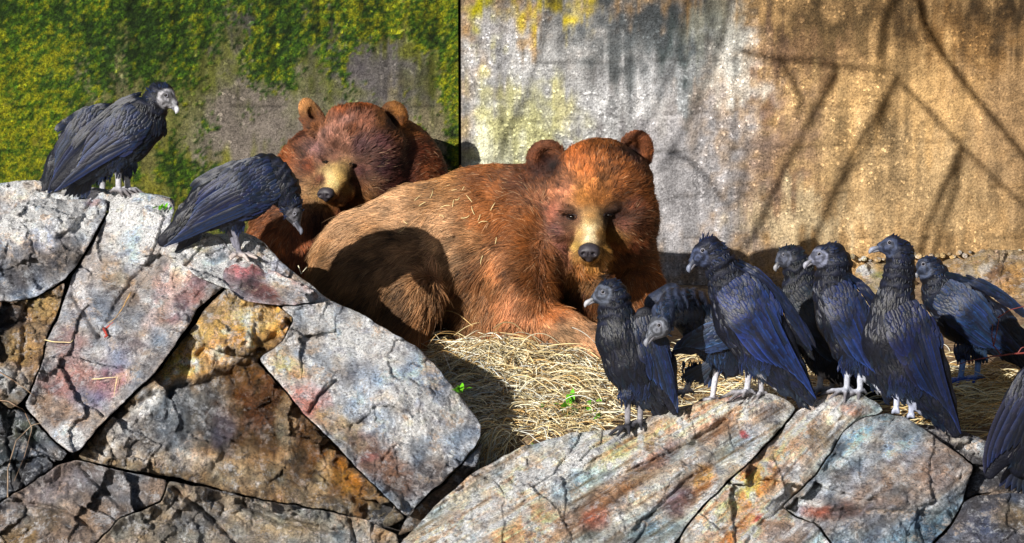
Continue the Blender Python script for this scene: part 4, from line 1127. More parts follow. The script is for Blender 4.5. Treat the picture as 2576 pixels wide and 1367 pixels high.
back_cols = [(760, 330, B1d), (720, 400, B1c), (700, 480, B1d), (780, 420, (110, 58, 36)), (1040, 380, B1d), (1080, 440, B1c), (1000, 450, (76, 38, 30)), (760, 600, B1c), (700, 600, (150, 84, 40)), (800, 560, B1d), (850, 580, B1c),
    (920, 560, B1d), (1100, 440, (120, 56, 30)), (860, 540, (96, 44, 28)), (916, 258, (158, 84, 40)), (860, 280, (150, 82, 44)), (870, 310, B1p), (920, 300, (164, 108, 84)), (820, 340, B1p), (860, 360, (164, 118, 98)), (840, 375, (150, 104, 86)), (800, 380, (150, 110, 106)), (880, 330, (112, 64, 36)), (900, 370, (120, 84, 84)),
    (950, 360, (84, 52, 52)), (950, 420, (64, 36, 40)), (970, 480, (70, 34, 30)), (810, 400, (120, 80, 66)), (840, 395, (140, 96, 76)), (830, 440, (246, 216, 150)), (845, 430, (226, 190, 120)), (838, 460, (246, 214, 146)), (856, 445, (216, 176, 104)), (870, 470, (184, 134, 62)), (880, 500, (150, 90, 40)), (850, 500, (170, 110, 60)),  # dark right cheek and neck: cast shadow painted into the fur
    (810, 450, (110, 64, 50)), (900, 430, (96, 58, 56)), (890, 460, (110, 64, 44)), (776, 270, (170, 120, 70)), (785, 300, (110, 66, 36)), (800, 320, (150, 96, 60)), (1000, 275, (176, 118, 60)), (982, 306, (34, 20, 18)), (986, 318, (50, 30, 22)), (1010, 320, (150, 90, 40)), (960, 300, (140, 90, 50))]  # right ear hollow painted dark, shade in the fur colour
back_len = [(720, 400, 15), (760, 330, 13), (800, 560, 20), (860, 560, 26), (1040, 380, 14), (1090, 440, 14), (760, 620, 20), (700, 600, 20), (916, 258, 9), (870, 320, 10), (900, 370, 10), (950, 400, 14), (830, 350, 9), (840, 380, 8.2), (900, 300, 12), (840, 400, 4), (840, 450, 2.6), (870, 480, 4), (820, 480, 2.6),
    (810, 430, 6), (800, 480, 12), (940, 470, 14), (779, 285, 5), (988, 298, 6), (850, 505, 5), (890, 412, 4), (780, 400, 13)]
def flow_back(b):
    hx = b - np.array([835, 470, 230.])
    d = hx / (np.linalg.norm(hx, axis=1)[:, None] + 1e-9)
    return d + ss(480, 600, b[:, 1])[:, None] * np.array([0, .8, 0])
bear2, bf2 = build_bear("bear", "dark cinnamon bear resting behind the other against the mossy wall, eyes closed", 0.70, prims_back, (600, 1200, 225, 820, -230, 230, 5.0),
    back_cols, back_len, flow_back, (820, 488, 212, .86, -22), [(820, 408, 7, .3), (889, 413, 8, .3)], 230000, (850, 800), seed=4, lmul=1.35, bright=.78)

# ------------------------------------------------------------------ vultures
def feather_geo(path, width, ridge=1.0, tip=0.5, seed=0, col=(20, 26, 44), rim=2.0):
    """path (n,3) in photo space; returns verts, faces, colours: a vane with a raised shaft and turned-down rims"""
    n = len(path)
    t = np.linspace(0, 1, n)
    prof = width * np.clip(np.minimum(0.35 + t * 4, 1) * np.sqrt(np.clip(1 - ((t - .55) / .452).clip(0, 1) ** 2.6, 0, 1)) + .03, 0.03, 1)
    tg = np.gradient(path[:, :2], axis=0); tg /= np.linalg.norm(tg, axis=1)[:, None] + 1e-9
    nr = np.stack([-tg[:, 1], tg[:, 0]], -1)
    V = np.empty((n, 5, 3))
    for j, (o, h) in enumerate(((-1, -ridge), (-.5, 0), (0, ridge * .5), (.5, 0), (1, -ridge))):
        V[:, j, :2] = path[:, :2] + nr * (prof * o * .5)[:, None]
        V[:, j, 2] = path[:, 2] + h * np.clip(prof / width, 0, 1)
    i = np.arange(n * 5).reshape(n, 5)
    F = np.stack([i[:-1, :-1], i[:-1, 1:], i[1:, 1:], i[1:, :-1]], -1).reshape(-1, 4)
    c = np.tile(lin(col), (n, 5, 1))
    c[:, 0] *= rim; c[:, 4] *= rim; c[:, 2] *= .55; c[-1] *= .85 * rim
    return V.reshape(-1, 3), F, c.reshape(-1, 3)

def qbez(a, b, c, t):
    t = np.asarray(t)[..., None]
    return (1 - t) ** 2 * np.array(a, float) + 2 * t * (1 - t) * np.array(b, float) + t * t * np.array(c, float)

def dgeo(geos):
    V = []; F = []; C = []; n = 0
    for v, f, c in geos:
        V.append(v); F.append(f + n); C.append(c); n += len(v)
    return np.concatenate(V), np.concatenate(F), np.concatenate(C)

def build_vulture(label, Y0, b):
    r2 = np.random.default_rng(b.get('seed', 1))
    xs = [q[0] for ch in (b['body'], b['neck']) for q in ch] + [b['beak'][1][0]] + [l[2] for l in b['legs']]
    ys = [q[1] for ch in (b['body'], b['neck']) for q in ch] + [b['beak'][1][1]] + [l[3] for l in b['legs']]
    rm = 95
    fld = Field(min(xs) - rm, max(xs) + rm, min(ys) - rm, max(ys) + 60, -110, b.get('w1', 130), b.get('h', 3.4))
    hb = b['head']
    fld.chain(b['body'], 16, .85)
    fld.chain(b['neck'], 12)
    fld.cone(tuple(b['neck'][-1]), hb, 8)
    # crown and cheeks of the naked head
    bx, by = b['beak'][0]; tx, ty = b['beak'][1]
    bw = hb[2] + b.get('bw', 0)
    fld.cone(hb, (bx, by, hb[2] + b.get('bw', 0) * .5, hb[3] * .52), 8)
    S, M, T, Wd = b['wing']
    ww = b.get('ww', 34)
    for t0, t1 in ((0, .2), (.2, .4), (.4, .6), (.6, .8), (.8, 1)):
        pr = lambda t: Wd * (math.sin(math.pi * min(1, .18 + .72 * t)) ** .8) * (1 - .45 * t)
        p, q = qbez(S, M, T, [t0])[0], qbez(S, M, T, [t1])[0]
        fld.cone((p[0], p[1], ww * (1 - .35 * t0), pr(t0)), (q[0], q[1], ww * (1 - .35 * t1), pr(t1)), 8, .38)
    for (ch) in b.get('extra', ()):
        fld.chain(ch, 12, .8)
    # thighs, shanks, toes
    gnd = []
    for li, (x0, y0, x1, y1, wl_) in enumerate(b['legs']):
        fld.cone((x0, y0 - 12, wl_, 17), (x0 + (x1 - x0) * .1, y0 + 6, wl_, 9), 8)
        fld.cone((x0, y0, wl_, 8.5), (x1, y1, wl_, 7.2), 4)
        fx = b.get('toe', -1)
        for (dx, dy, dw) in b.get('toes', ((-46 * -fx * -1, 14, 14), (-34 * -fx * -1, 20, 30), (-12 * -fx * -1, 18, 38), (22 * fx * -1, 6, -18))):
            mx, my, mw = x1 + dx * .5, y1 + dy * .35 - 3, wl_ + dw * .5
            fld.cone((x1, y1, wl_, 6), (mx, my, mw, 5.4), 3)
            fld.cone((mx, my, mw, 5.4), (x1 + dx, y1 + dy, wl_ + dw, 3.8), 3)
    # wrinkles in neck and head
    V, F = fld.mesh()
    fld.front()
    root = empty("vulture", P(b['legs'][0][2], b['legs'][0][3] + 8, Y0), label, "vulture", b.get('group'))
    hx, hy = hb[0], hb[1]
    c = np.tile(lin(b.get('basec', (11, 14, 26))), (len(V), 1))
    k = fbm(V[:, 0] / 14, V[:, 1] / 14, V[:, 2] / 14, 3, 3)[:, None]
    c = c * (1 + .8 * k)
    dh = np.sqrt((V[:, 0] - (hx * .6 + bx * .4)) ** 2 + (V[:, 1] - (hy * .6 + by * .4)) ** 2)
    hr = b.get('facer', hb[3] * 1.12)
    hk = ss(hr * 1.12, hr * .9, dh)[:, None] * b.get('facek', 1.0)
    wr = ss(-.2, .5, np.sin(dh / 2.6 + 4 * k[:, 0]))[:, None]
    c = c * (1 - hk) + hk * (lin(b.get('facec', (112, 112, 120))) * (.45 + .75 * wr))
    for (x0, y0, x1, y1, wl_) in b['legs']:
        lk = ss(y0 + 2, y0 + 14, V[:, 1]) * ss(95, 60, np.abs(V[:, 0] - (x0 + x1) / 2)) * ss(b.get('reach', 70), b.get('reach', 70) * .7, np.hypot(V[:, 0] - x1, np.minimum(V[:, 1] - y1, 0) * .5))
        lk = lk * (V[:, 1] > y0) * (np.abs(V[:, 2] - wl_) < 60)
        bodyish = (np.abs(V[:, 0] - (x0 + (x1 - x0) * np.clip((V[:, 1] - y0) / max(y1 - y0, 1), 0, 1))) < 13) | (V[:, 1] > y1 - 14)
        lk = (lk * bodyish)[:, None]
        toe = ss(y1 - 6, y1 + 8, V[:, 1])[:, None]
        lc = lin(np.clip(np.array(b.get('legc', (196, 196, 204))) * .86, 0, 255)) * (1 - toe) + lin(b.get('toec', (96, 92, 94))) * toe
        c = c * (1 - lk) + lc * lk * (1 + .3 * k)
    # skin folds on the neck
    fold = np.zeros(len(V))
    for q in b['neck']:
        fold = np.maximum(fold, ss(q[3] * 1.5, q[3] * 1.0, np.hypot(V[:, 0] - q[0], V[:, 1] - q[1])))
    nd = np.array(b['neck'][-1][:2], float) - np.array(b['neck'][0][:2], float); nd /= np.linalg.norm(nd) + 1e-9
    ph = (V[:, 0] * nd[0] + V[:, 1] * nd[1]) / 3.6 + 3.2 * fbm(V[:, 0] / 22, V[:, 1] / 22, V[:, 2] / 22, 3, 8)
    cen = np.array([np.mean([q[0] for q in b['neck']]), np.mean([q[1] for q in b['neck']]), 0])
    dirv = V - cen; dirv /= np.linalg.norm(dirv, axis=1)[:, None] + 1e-9
    V = V + dirv * (fold * 1.9 * np.sin(ph))[:, None]
    c = c * (1 + (fold * (.25 + .75 * np.sin(ph)))[:, None] * (1 - hk) * 1.0)
    mesh_obj("body", toW(V, Y0), F, M_BIRD, np.clip(c, .002, .8), root)
    # ---- feathers
    tint = np.array(b.get('tint', (22, 29, 50)), float); tint = tint * np.array([.46, .68, .84])  # bluish tint: blue sheen of the plumage put into the base colour
    def fcol(m=1.0): return tuple(np.clip(tint * m * r2.uniform(.55, 1.35) + r2.uniform(-3, 3, 3), 3, 120))
    def axis(u, v):
        p = qbez(S, M, T, np.atleast_1d(u))[0]; d = qbez(S, M, T, np.atleast_1d(min(u + .03, 1.03)))[0] - p; d /= np.linalg.norm(d)
        nrm = np.array([-d[1], d[0]])
        pr = Wd * (math.sin(math.pi * min(1, .18 + .72 * u)) ** .8) * (1 - .45 * u)
        return p + nrm * pr * v, d
    flip = b.get('flip', 1)
    def strip(p0, p1, width, lift0, lift1, col, n=6, bend=0.0, rim=1.45):
        p0 = np.array(p0, float); p1 = np.array(p1, float)
        t = np.linspace(0, 1, n)[:, None]
        pp = p0 + (p1 - p0) * t
        e = p1 - p0; nn_ = np.array([-e[1], e[0]])
        pp = pp + nn_ * bend * (4 * t * (1 - t))
        w_ = fld.fw(pp[:, 0], pp[:, 1]) + lift0 + (lift1 - lift0) * t[:, 0]
        return feather_geo(np.concatenate([pp, w_[:, None]], 1), width, col=col, rim=rim)
    # flight feathers: single parts
    nf = b.get('nf', 13)
    for j in range(nf):
        s = j / (nf - 1)
        v = (1.0 - 2.0 * s) * flip
        r0, _ = axis(.22 + .14 * s, v * .80)
        e1, _ = axis(.66 + .36 * s, v * (.95 if s < .5 else .8))
        g = strip(r0, e1, b.get('fwid', 15) * r2.uniform(.9, 1.1), 2 + j * .35, 4.5 + j * .45, fcol(1.15), 8, r2.uniform(-.03, .03) + b.get('fbend', .03), rim=2.1)
        mesh_obj("flight_feather", toW(g[0], Y0), g[1], M_FEATH, g[2], root)
    # coverts in rows
    geos = []
    rows = b.get('rows', 13) - 2
    for i in range(rows):
        u = .36 - .36 * i / (rows - 1)
        Lf = 16 + 32 * (u / .36) ** 1.3; wd = 12 + 6 * (u / .36)
        p_, _ = axis(u, 1); q_, _ = axis(u, -1)
        n_ = max(4, int(np.linalg.norm(p_ - q_) / (wd * .62)))
        for j in range(n_):
            v = -1 + 2 * (j + .5 * (i % 2) + r2.uniform(-.25, .25)) / n_
            p0, d = axis(max(u + r2.uniform(-.02, .02), 0), v * .98)
            tgt, _ = axis(min(u + .25, 1), v * .9)
            dd = tgt - p0; dd /= np.linalg.norm(dd) + 1e-9
            geos.append(strip(p0 - dd * 5, p0 + dd * Lf * r2.uniform(.8, 1.15), wd * r2.uniform(.85, 1.15), .5 + (1 - u) * 2, 4.0 + (1 - u) * 2.0, fcol(1.1), 5, r2.uniform(-.06, .06)))
    Vg, Fg, Cg = dgeo(geos)
    tag(mesh_obj("covert_feathers", toW(Vg, Y0), Fg, M_FEATH, Cg, root), kind="stuff")
    # body contour feathers, shaggy belly and thighs
    geos = []
    ch = list(b['neck'][::-1]) + list(b['body'])
    P2 = np.array([q[:2] for q in ch], float); R2 = np.array([q[3] for q in ch], float)
    nb = b.get('nbody', 420)
    hp = np.array([hx * .5 + bx * .5, hy * .5 + by * .5])
    for _ in range(nb):
        k = r2.integers(0, len(ch) - 1); t = r2.random()
        c0 = P2[k] + (P2[k + 1] - P2[k]) * t; R = R2[k] + (R2[k + 1] - R2[k]) * t
        d = P2[min(k + 1, len(ch) - 1)] - P2[k]; d = d / (np.linalg.norm(d) + 1e-9)
        o = r2.uniform(-1, 1) * R * .95
        p0 = c0 + np.array([-d[1], d[0]]) * o
        if np.hypot(*(p0 - hp)) < hr * 1.25: continue
        isn = k < len(b['neck']) - 1
        Lf = r2.uniform(9, 15) if isn else r2.uniform(16, 30)
        dd = d + np.array([0, .35]) + r2.normal(0, .22, 2); dd /= np.linalg.norm(dd)
        geos.append(strip(p0, p0 + dd * Lf, r2.uniform(4, 6) if isn else r2.uniform(7, 11), .2, 1.4 if isn else 2.0, fcol(.62), 4, r2.uniform(-.1, .1), rim=1.15))
    for (x0, y0, x1, y1, wl_) in b['legs']:
        for _ in range(46):
            p0 = np.array([x0 + r2.uniform(-24, 24), y0 + r2.uniform(-44, -6)])
            geos.append(strip(p0, p0 + np.array([r2.uniform(-5, 5) + (x1 - x0) * .1, r2.uniform(16, 30)]), r2.uniform(4, 7), .5, 3.5, fcol(1.1), 4, r2.uniform(-.12, .12), rim=1.5))
    # hackles round the hood and nape
    nk = b['neck'][-1]; cr = b.get('crest', 1.0)
    face = np.array([bx - hx, by - hy], float); face /= np.linalg.norm(face)
    for _ in range(int(90)):
        t = r2.random(); c0 = np.array(nk[:2]) * t + np.array([hx, hy]) * (1 - t); R = nk[3] * t + hb[3] * (1 - t)
        th = r2.uniform(0, 2 * math.pi); o = np.array([math.cos(th), math.sin(th)])
        if o @ face > .15: continue
        p0 = c0 + o * R * r2.uniform(.55, 1.0)
        dd = o * .6 - face * .5 + np.array([0, .25]) + r2.normal(0, .2, 2); dd /= np.linalg.norm(dd)
        geos.append(strip(p0, p0 + dd * r2.uniform(8, 13) * cr, r2.uniform(3.5, 5.5), .3, 2.0, fcol(1.0), 4, r2.uniform(-.1, .1), rim=1.3))
    # mantle: long plumes over the back towards the rump (upper silhouette)
    if 'mantle' in b:
        (m0, m1, m2, wdt) = b['mantle']
        for _ in range(60):
            t = r2.uniform(0, .8); p0 = qbez(m0, m1, m2, [t])[0]; p1 = qbez(m0, m1, m2, [min(t + r2.uniform(.18, .34), 1)])[0]
            e = p1 - p0; nn_ = np.array([-e[1], e[0]]) / (np.linalg.norm(e) + 1e-9)
            o = r2.uniform(-1, 1) * wdt
            geos.append(strip(p0 + nn_ * o, p1 + nn_ * o * .8, r2.uniform(7, 12), 1, 4.5, fcol(.8), 6, r2.uniform(-.03, .06)))
    Vg, Fg, Cg = dgeo(geos)
    tag(mesh_obj("body_feathers", toW(Vg, Y0), Fg, M_FEATH, Cg, root), kind="stuff")
    # tail feathers
    if 'tail' in b:
        (rx, ry, ax, ay, ex, ey, n_) = b['tail']
        for j in range(n_):
            s = j / max(n_ - 1, 1)
            tw = b.get('tailw', -8)
            p0 = np.array([rx + (s - .5) * 14, ry]); p1 = np.array([ax + (ex - ax) * s, ay + (ey - ay) * s])
            t = np.linspace(0, 1, 6)[:, None]; pp = p0 + (p1 - p0) * t
            w_ = np.full(6, tw) + j * .8 + np.linspace(0, -8, 6)
            g = feather_geo(np.concatenate([pp, w_[:, None]], 1), b.get('tailwid', 15), col=fcol(.8))
            mesh_obj("tail_feather", toW(g[0], Y0), g[1], M_FEATH, g[2], root)
    # beak: two mandibles, hooked
    bl = np.array([tx - bx, ty - by], float); L = np.linalg.norm(bl); d = bl / L
    # down side of the hook: perpendicular that points more downwards / towards chest
    pn = np.array([-d[1], d[0]]) * b.get('hook', 1)
    if 'hook' not in b and pn[1] < 0: pn = -pn
    t = np.linspace(0, 1, 12)
    hs = hb[3] / 28
    back = np.array([bx, by]) - d * 5
    cx_ = back[0] + d[0] * (L + 3) * t - pn[0] * 0 ; cy_ = back[1] + d[1] * (L + 3) * t
    hookv = (np.clip((t - .68) / .32, 0, 1) ** 1.8) * 8.5 * hs - np.sin(t * math.pi) * 1.5 * hs
    cx_ += pn[0] * hookv; cy_ += pn[1] * hookv
    rr = hs * (8.2 - 2.4 * np.clip(t / .45, 0, 1) + 1.2 * np.exp(-((t - .75) / .15) ** 2)) * np.where(t > .88, (1.02 - t) / .14, 1)
    wz = bw * .5 + hb[2] + np.linspace(0, b.get('bw', 0), 12) * .6
    vv, ff, tt = tube("x", np.stack([cx_, cy_, wz], -1), rr, None, link=False, sides=10)
    cb = lin(b.get('beakc', (150, 150, 156))) * .7 * (0.45 + .75 * np.repeat(ss(.35, .7, t), 10))[:, None]
    cb = np.concatenate([cb, cb[:1], cb[-1:]])
    mesh_obj("beak", toW(vv, Y0), [ff, tt], M_BEAK, cb, root)
    t = np.linspace(0, .84, 8)
    lowp = np.stack([back[0] + d[0] * L * t + pn[0] * 6.4 * hs, back[1] + d[1] * L * t + pn[1] * 6.4 * hs, np.interp(t, np.linspace(0, 1, 12), wz)], -1)
    vv, ff, tt = tube("x", lowp, hs * np.linspace(5, 2.2, 8), None, link=False, sides=8)
    mesh_obj("lower_beak", toW(vv, Y0), [ff, tt], M_BEAK, np.tile(lin((96, 96, 104)), (len(vv), 1)), root)
    ex, ey = b['eye']
    ew = float(fld.fw(ex, ey))
    v, FF = uv_ball((ex, ey, ew - 1.2), (4.2 * hs, 4.2 * hs, 4.2 * hs), nu=14, nv=9)
    e_ = mesh_obj("eye", toW(v, Y0), FF, M_EYE, None, root)
    th = np.linspace(0, 2 * math.pi, 15)
    ring = np.stack([ex + 5.4 * hs * np.cos(th), ey + 5.4 * hs * np.sin(th), np.full(15, ew + .4)], -1)
    tube("eye_ring", toW(ring, Y0), np.full(15, .0019 * hs), M_LIDG, root, 5)
    return root
M_LIDG = plain_mat("eye_ring_skin", (120, 120, 130), .6, .3)

def feet_Y(x, y, default):
    v = rock_depth(x, y)
    return default if not np.isfinite(v) else v

def stand(b, default):
    """depth at which the toes touch the rock under them"""
    x1, y1, wl_ = b['legs'][0][2], b['legs'][0][3], b['legs'][0][4]
    Y = feet_Y(x1, y1 + 8, default)
    return Y + (wl_ - 2) / 630.0
TOER = ((40, 12, 12), (30, 18, 28), (10, 16, 34), (-20, 5, -16))
TOEL = tuple((-a, b_, c_) for a, b_, c_ in TOER)
birds = []
V2 = dict(body=[(372, 318, 0, 46), (320, 348, 0, 62), (255, 392, 0, 50), (200, 440, 0, 24)], neck=[(372, 300, 0, 44), (388, 265, 4, 34), (400, 240, 8, 31)], head=(412, 240, 14, 27),
    beak=((436, 262), (450, 284)), eye=(417, 240), facer=27, facec=(140, 140, 146), beakc=(210, 212, 220), wing=((352, 285), (300, 345), (138, 470), 60), legs=[(298, 430, 298, 478, 10), (318, 438, 322, 476, -25)],
    tail=(225, 430, 162, 494, 216, 500, 6), tailw=-12, mantle=((360, 240), (270, 262), (182, 372), 9), toes=TOER, seed=2, bw=6)
birds.append(("alert vulture at the left whose pale beak points right, standing on the boulder top", V2, None))
V1 = dict(body=[(262, 318, 0, 44), (205, 352, 0, 50), (155, 415, 0, 38), (120, 465, 0, 18)], neck=[(275, 300, 0, 36), (292, 290, 0, 28)], head=(305, 288, 0, 22),
    beak=((322, 300), (334, 316)), eye=(308, 286), wing=((262, 290), (185, 335), (112, 482), 50), legs=[(217, 452, 217, 488, 8), (258, 448, 258, 486, -10)],
    tail=(145, 445, 88, 496, 150, 494, 6), tailw=-12, mantle=((290, 268), (215, 262), (140, 330), 6), toes=TOER, seed=3)
birds.append(("vulture mostly hidden behind the alert vulture on the left boulder", V1, .17))
V3 = dict(body=[(668, 452, 0, 62), (610, 480, 0, 74), (540, 505, 0, 62), (480, 552, 0, 40), (440, 590, 0, 20)], neck=[(672, 440, 4, 52), (712, 476, 10, 42), (732, 515, 16, 28)], head=(738, 538, 18, 21),
    beak=((746, 562), (763, 590)), eye=(741, 538), facer=24, facec=(84, 84, 90), beakc=(110, 114, 128), wing=((688, 446), (590, 480), (412, 606), 80), legs=[(590, 578, 602, 640, 8), (574, 572, 600, 636, -22)],
    legc=(120, 120, 134), toec=(170, 160, 156), tail=(500, 575, 440, 636, 492, 610, 7), tailw=-6, mantle=((668, 400), (590, 400), (480, 472), 10), toes=((44, 10, 16), (24, 18, 34), (-22, 12, 20), (20, 4, -10)), seed=4, nf=15)
birds.append(("hunched vulture bending its head down beside the cinnamon bear", V3, None))
V4 = dict(body=[(1552, 800, 0, 46), (1562, 850, 0, 62), (1590, 915, -4, 68), (1620, 975, -12, 48), (1660, 1020, -22, 26)], neck=[(1548, 795, 2, 44), (1546, 755, 4, 38), (1541, 735, 6, 32)], head=(1524, 734, 10, 25),
    beak=((1498, 751), (1466, 768)), eye=(1517, 735), facer=27, facec=(72, 78, 92), beakc=(190, 192, 200), wing=((1622, 800), (1640, 900), (1696, 1036), 46), ww=30, legs=[(1579, 1010, 1579, 1072, 18), (1612, 1004, 1610, 1060, -6)],
    legc=(150, 148, 156), toec=(50, 50, 56), tail=(1650, 985, 1640, 1040, 1700, 1030, 5), toes=((-46, 22, 26), (-26, 24, 38), (4, 20, 40), (16, 6, -16)), seed=5, fbend=-.03,
    extra=[[(1610, 840, -20, 40), (1655, 920, -30, 46), (1675, 985, -30, 32)]])
birds.append(("vulture standing apart in front of the bear's paw, beak pointing left", V4, None))
V5 = dict(basec=(30, 36, 52), body=[(1745, 792, 0, 55), (1785, 835, 0, 60), (1820, 880, -8, 54), (1840, 920, -12, 30)], neck=[(1740, 770, 20, 46), (1700, 764, 90, 38), (1670, 788, 150, 30)], head=(1662, 822, 175, 27),
    beak=((1638, 846), (1619, 870)), eye=(1658, 819), facer=34, facec=(98, 102, 112), beakc=(140, 144, 156), wing=((1850, 825), (1800, 845), (1700, 884), 46), ww=50, fwid=24, nf=8, w1=230, rows=9,
    legs=[(1803, 925, 1792, 1004, 16), (1738, 950, 1726, 984, -30)], legc=(216, 216, 226), tail=(1815, 905, 1712, 950, 1782, 976, 7), tailw=16, tailwid=19, toes=TOEL, seed=6, flip=-1, tint=(48, 54, 74),
    extra=[[(1650, 765, -14, 30), (1690, 745, -14, 34)]])
birds.append(("stooping vulture with a bare wrinkled grey head, between two upright vultures", V5, -1.60))
V6 = dict(crest=1.7, body=[(1838, 735, 0, 56), (1872, 800, 0, 76), (1920, 872, 0, 72), (1980, 945, -4, 44), (2030, 1000, -8, 18)], neck=[(1832, 710, 2, 50), (1812, 665, 8, 42), (1786, 634, 12, 38)], head=(1768, 642, 18, 27),
    beak=((1744, 660), (1727, 684)), eye=(1768, 631), facer=25, facec=(50, 58, 82), beakc=(120, 128, 150), wing=((1838, 715), (1915, 815), (2038, 1002), 78), legs=[(1884, 930, 1879, 984, 14), (1912, 935, 1915, 990, -24)],
    legc=(206, 206, 216), toec=(126, 122, 124), mantle=((1850, 660), (1950, 690), (2045, 880), 12), toes=((-68, 18, 26), (-42, 22, 36), (-10, 14, 34), (20, 6, -14)), seed=7, nf=16, tint=(24, 34, 66), rows=15, nbody=520, tail=(1990, 950, 2010, 1004, 2046, 1008, 4))
birds.append(("tallest vulture with ruffled crest, in the middle of the right group", V6, None))
V7 = dict(body=[(2020, 740, 0, 56), (2050, 820, 0, 70), (2085, 890, 0, 58), (2150, 955, 0, 34), (2225, 1005, 0, 16)], neck=[(2018, 715, 0, 46), (2008, 675, 4, 38), (1996, 650, 8, 32)], head=(1978, 644, 12, 23),
    beak=((1960, 660), (1946, 682)), eye=(1972, 641), facer=21, facec=(70, 74, 88), wing=((2000, 740), (2060, 830), (2210, 985), 60), legs=[(2066, 930, 2062, 978, 8), (2096, 935, 2094, 976, -12)],
    toes=TOEL, seed=8, tint=(32, 30, 36), tail=(2160, 950, 2200, 1014, 2246, 1018, 5))
birds.append(("vulture behind, its beak drooping between two larger vultures' heads", V7, -0.95))
V8 = dict(body=[(2098, 740, 0, 55), (2118, 800, 0, 62), (2148, 868, 0, 56), (2200, 940, -5, 30), (2235, 990, -8, 13)], neck=[(2096, 700, 2, 48), (2100, 665, 6, 42), (2094, 645, 8, 34)], head=(2068, 644, 14, 26),
    beak=((2044, 655), (2018, 672)), eye=(2061, 640), facer=25, facec=(96, 100, 118), beakc=(160, 162, 176), wing=((2100, 722), (2150, 825), (2236, 1000), 60), legs=[(2132, 930, 2130, 980, 16), (2163, 935, 2164, 984, 2)],
    legc=(200, 206, 222), toec=(104, 102, 108), mantle=((2120, 690), (2190, 715), (2235, 830), 10), toes=((-72, 16, 18), (-44, 26, 34), (-6, 32, 36), (16, 6, -12)), seed=9, tint=(24, 32, 60), nf=12)
birds.append(("vulture with pale legs on the white streaked hump, grey face turned left", V8, None))
V9 = dict(reach=30, body=[(2248, 780, 0, 60), (2250, 855, 0, 80), (2285, 935, 0, 74), (2345, 1005, -4, 46), (2392, 1072, -8, 18)], neck=[(2256, 730, 0, 46), (2264, 680, 4, 38), (2266, 638, 6, 33)], head=(2246, 620, 10, 27),
    beak=((2218, 622), (2182, 632)), eye=(2238, 611), facer=28, facec=(48, 56, 78), beakc=(136, 142, 160), wing=((2262, 775), (2318, 880), (2404, 1088), 72), legs=[(2258, 985, 2254, 1034, 18), (2294, 994, 2292, 1046, 0)],
    legc=(196, 204, 230), toec=(120, 124, 140), toes=((-9, 5, 6), (7, 5, 6)), seed=10, tint=(16, 22, 50), nf=13, tail=(2350, 1000, 2360, 1084, 2412, 1092, 5), nbody=620, hook=-1)
birds.append(("upright long-necked vulture in front at the right, head held highest", V9, None))
V10 = dict(body=[(2372, 745, 0, 54), (2425, 790, 0, 72), (2495, 828, 0, 62), (2560, 872, 0, 40), (2612, 925, 0, 18)], neck=[(2362, 720, 2, 44), (2350, 692, 6, 34), (2342, 676, 8, 29)], head=(2328, 673, 12, 24),
    beak=((2312, 684), (2302, 698)), eye=(2323, 665), facer=25, facec=(56, 64, 84), wing=((2368, 735), (2455, 800), (2596, 928), 62), legs=[(2424, 898, 2416, 954, 10), (2461, 902, 2458, 948, -14)],
    legc=(120, 160, 226), toec=(40, 70, 150), mantle=((2370, 690), (2480, 694), (2585, 800), 10), toes=TOEL, seed=11, tint=(30, 42, 66), nf=14, tail=(2570, 880, 2590, 960, 2640, 950, 5))
birds.append(("vulture with bluish legs by the ochre rocks at the far right", V10, -0.72))
V11 = dict(body=[(2650, 960, 0, 80), (2630, 1030, 0, 84), (2600, 1110, 0, 60), (2570, 1170, 0, 34)], neck=[(2680, 920, 0, 44), (2690, 870, 0, 34), (2696, 840, 0, 30)], head=(2710, 830, 8, 26),
    beak=((2736, 840), (2764, 852)), eye=(2716, 828), wing=((2640, 930), (2580, 1040), (2490, 1190), 80), legs=[(2640, 1120, 2640, 1190, 10), (2670, 1120, 2672, 1186, -10)],
    toes=TOER, seed=12, tint=(9, 14, 34), tail=(2600, 1110, 2514, 1224, 2590, 1250, 6), tailwid=24, flip=-1, fwid=22, nf=9)  # lower tint: shade on this bird put into the feather colour
birds.append(("dark vulture cut off by the right edge, only its wing and tail showing", V11, -2.05))
defaults = {0: -.66, 10: -1.9}
feet_px = []
for k, (lab, b, y) in enumerate(birds):
    if lab.startswith("vulture mostly"):
        Yb = birdY0 + y
    elif y is None:
        Yb = stand(b, -1.6)
    else:
        Yb = y
    if k == 0: birdY0 = Yb
    b['group'] = "black vultures"
    print("bird", k, round(Yb, 3))
    build_vulture(lab, Yb, b)

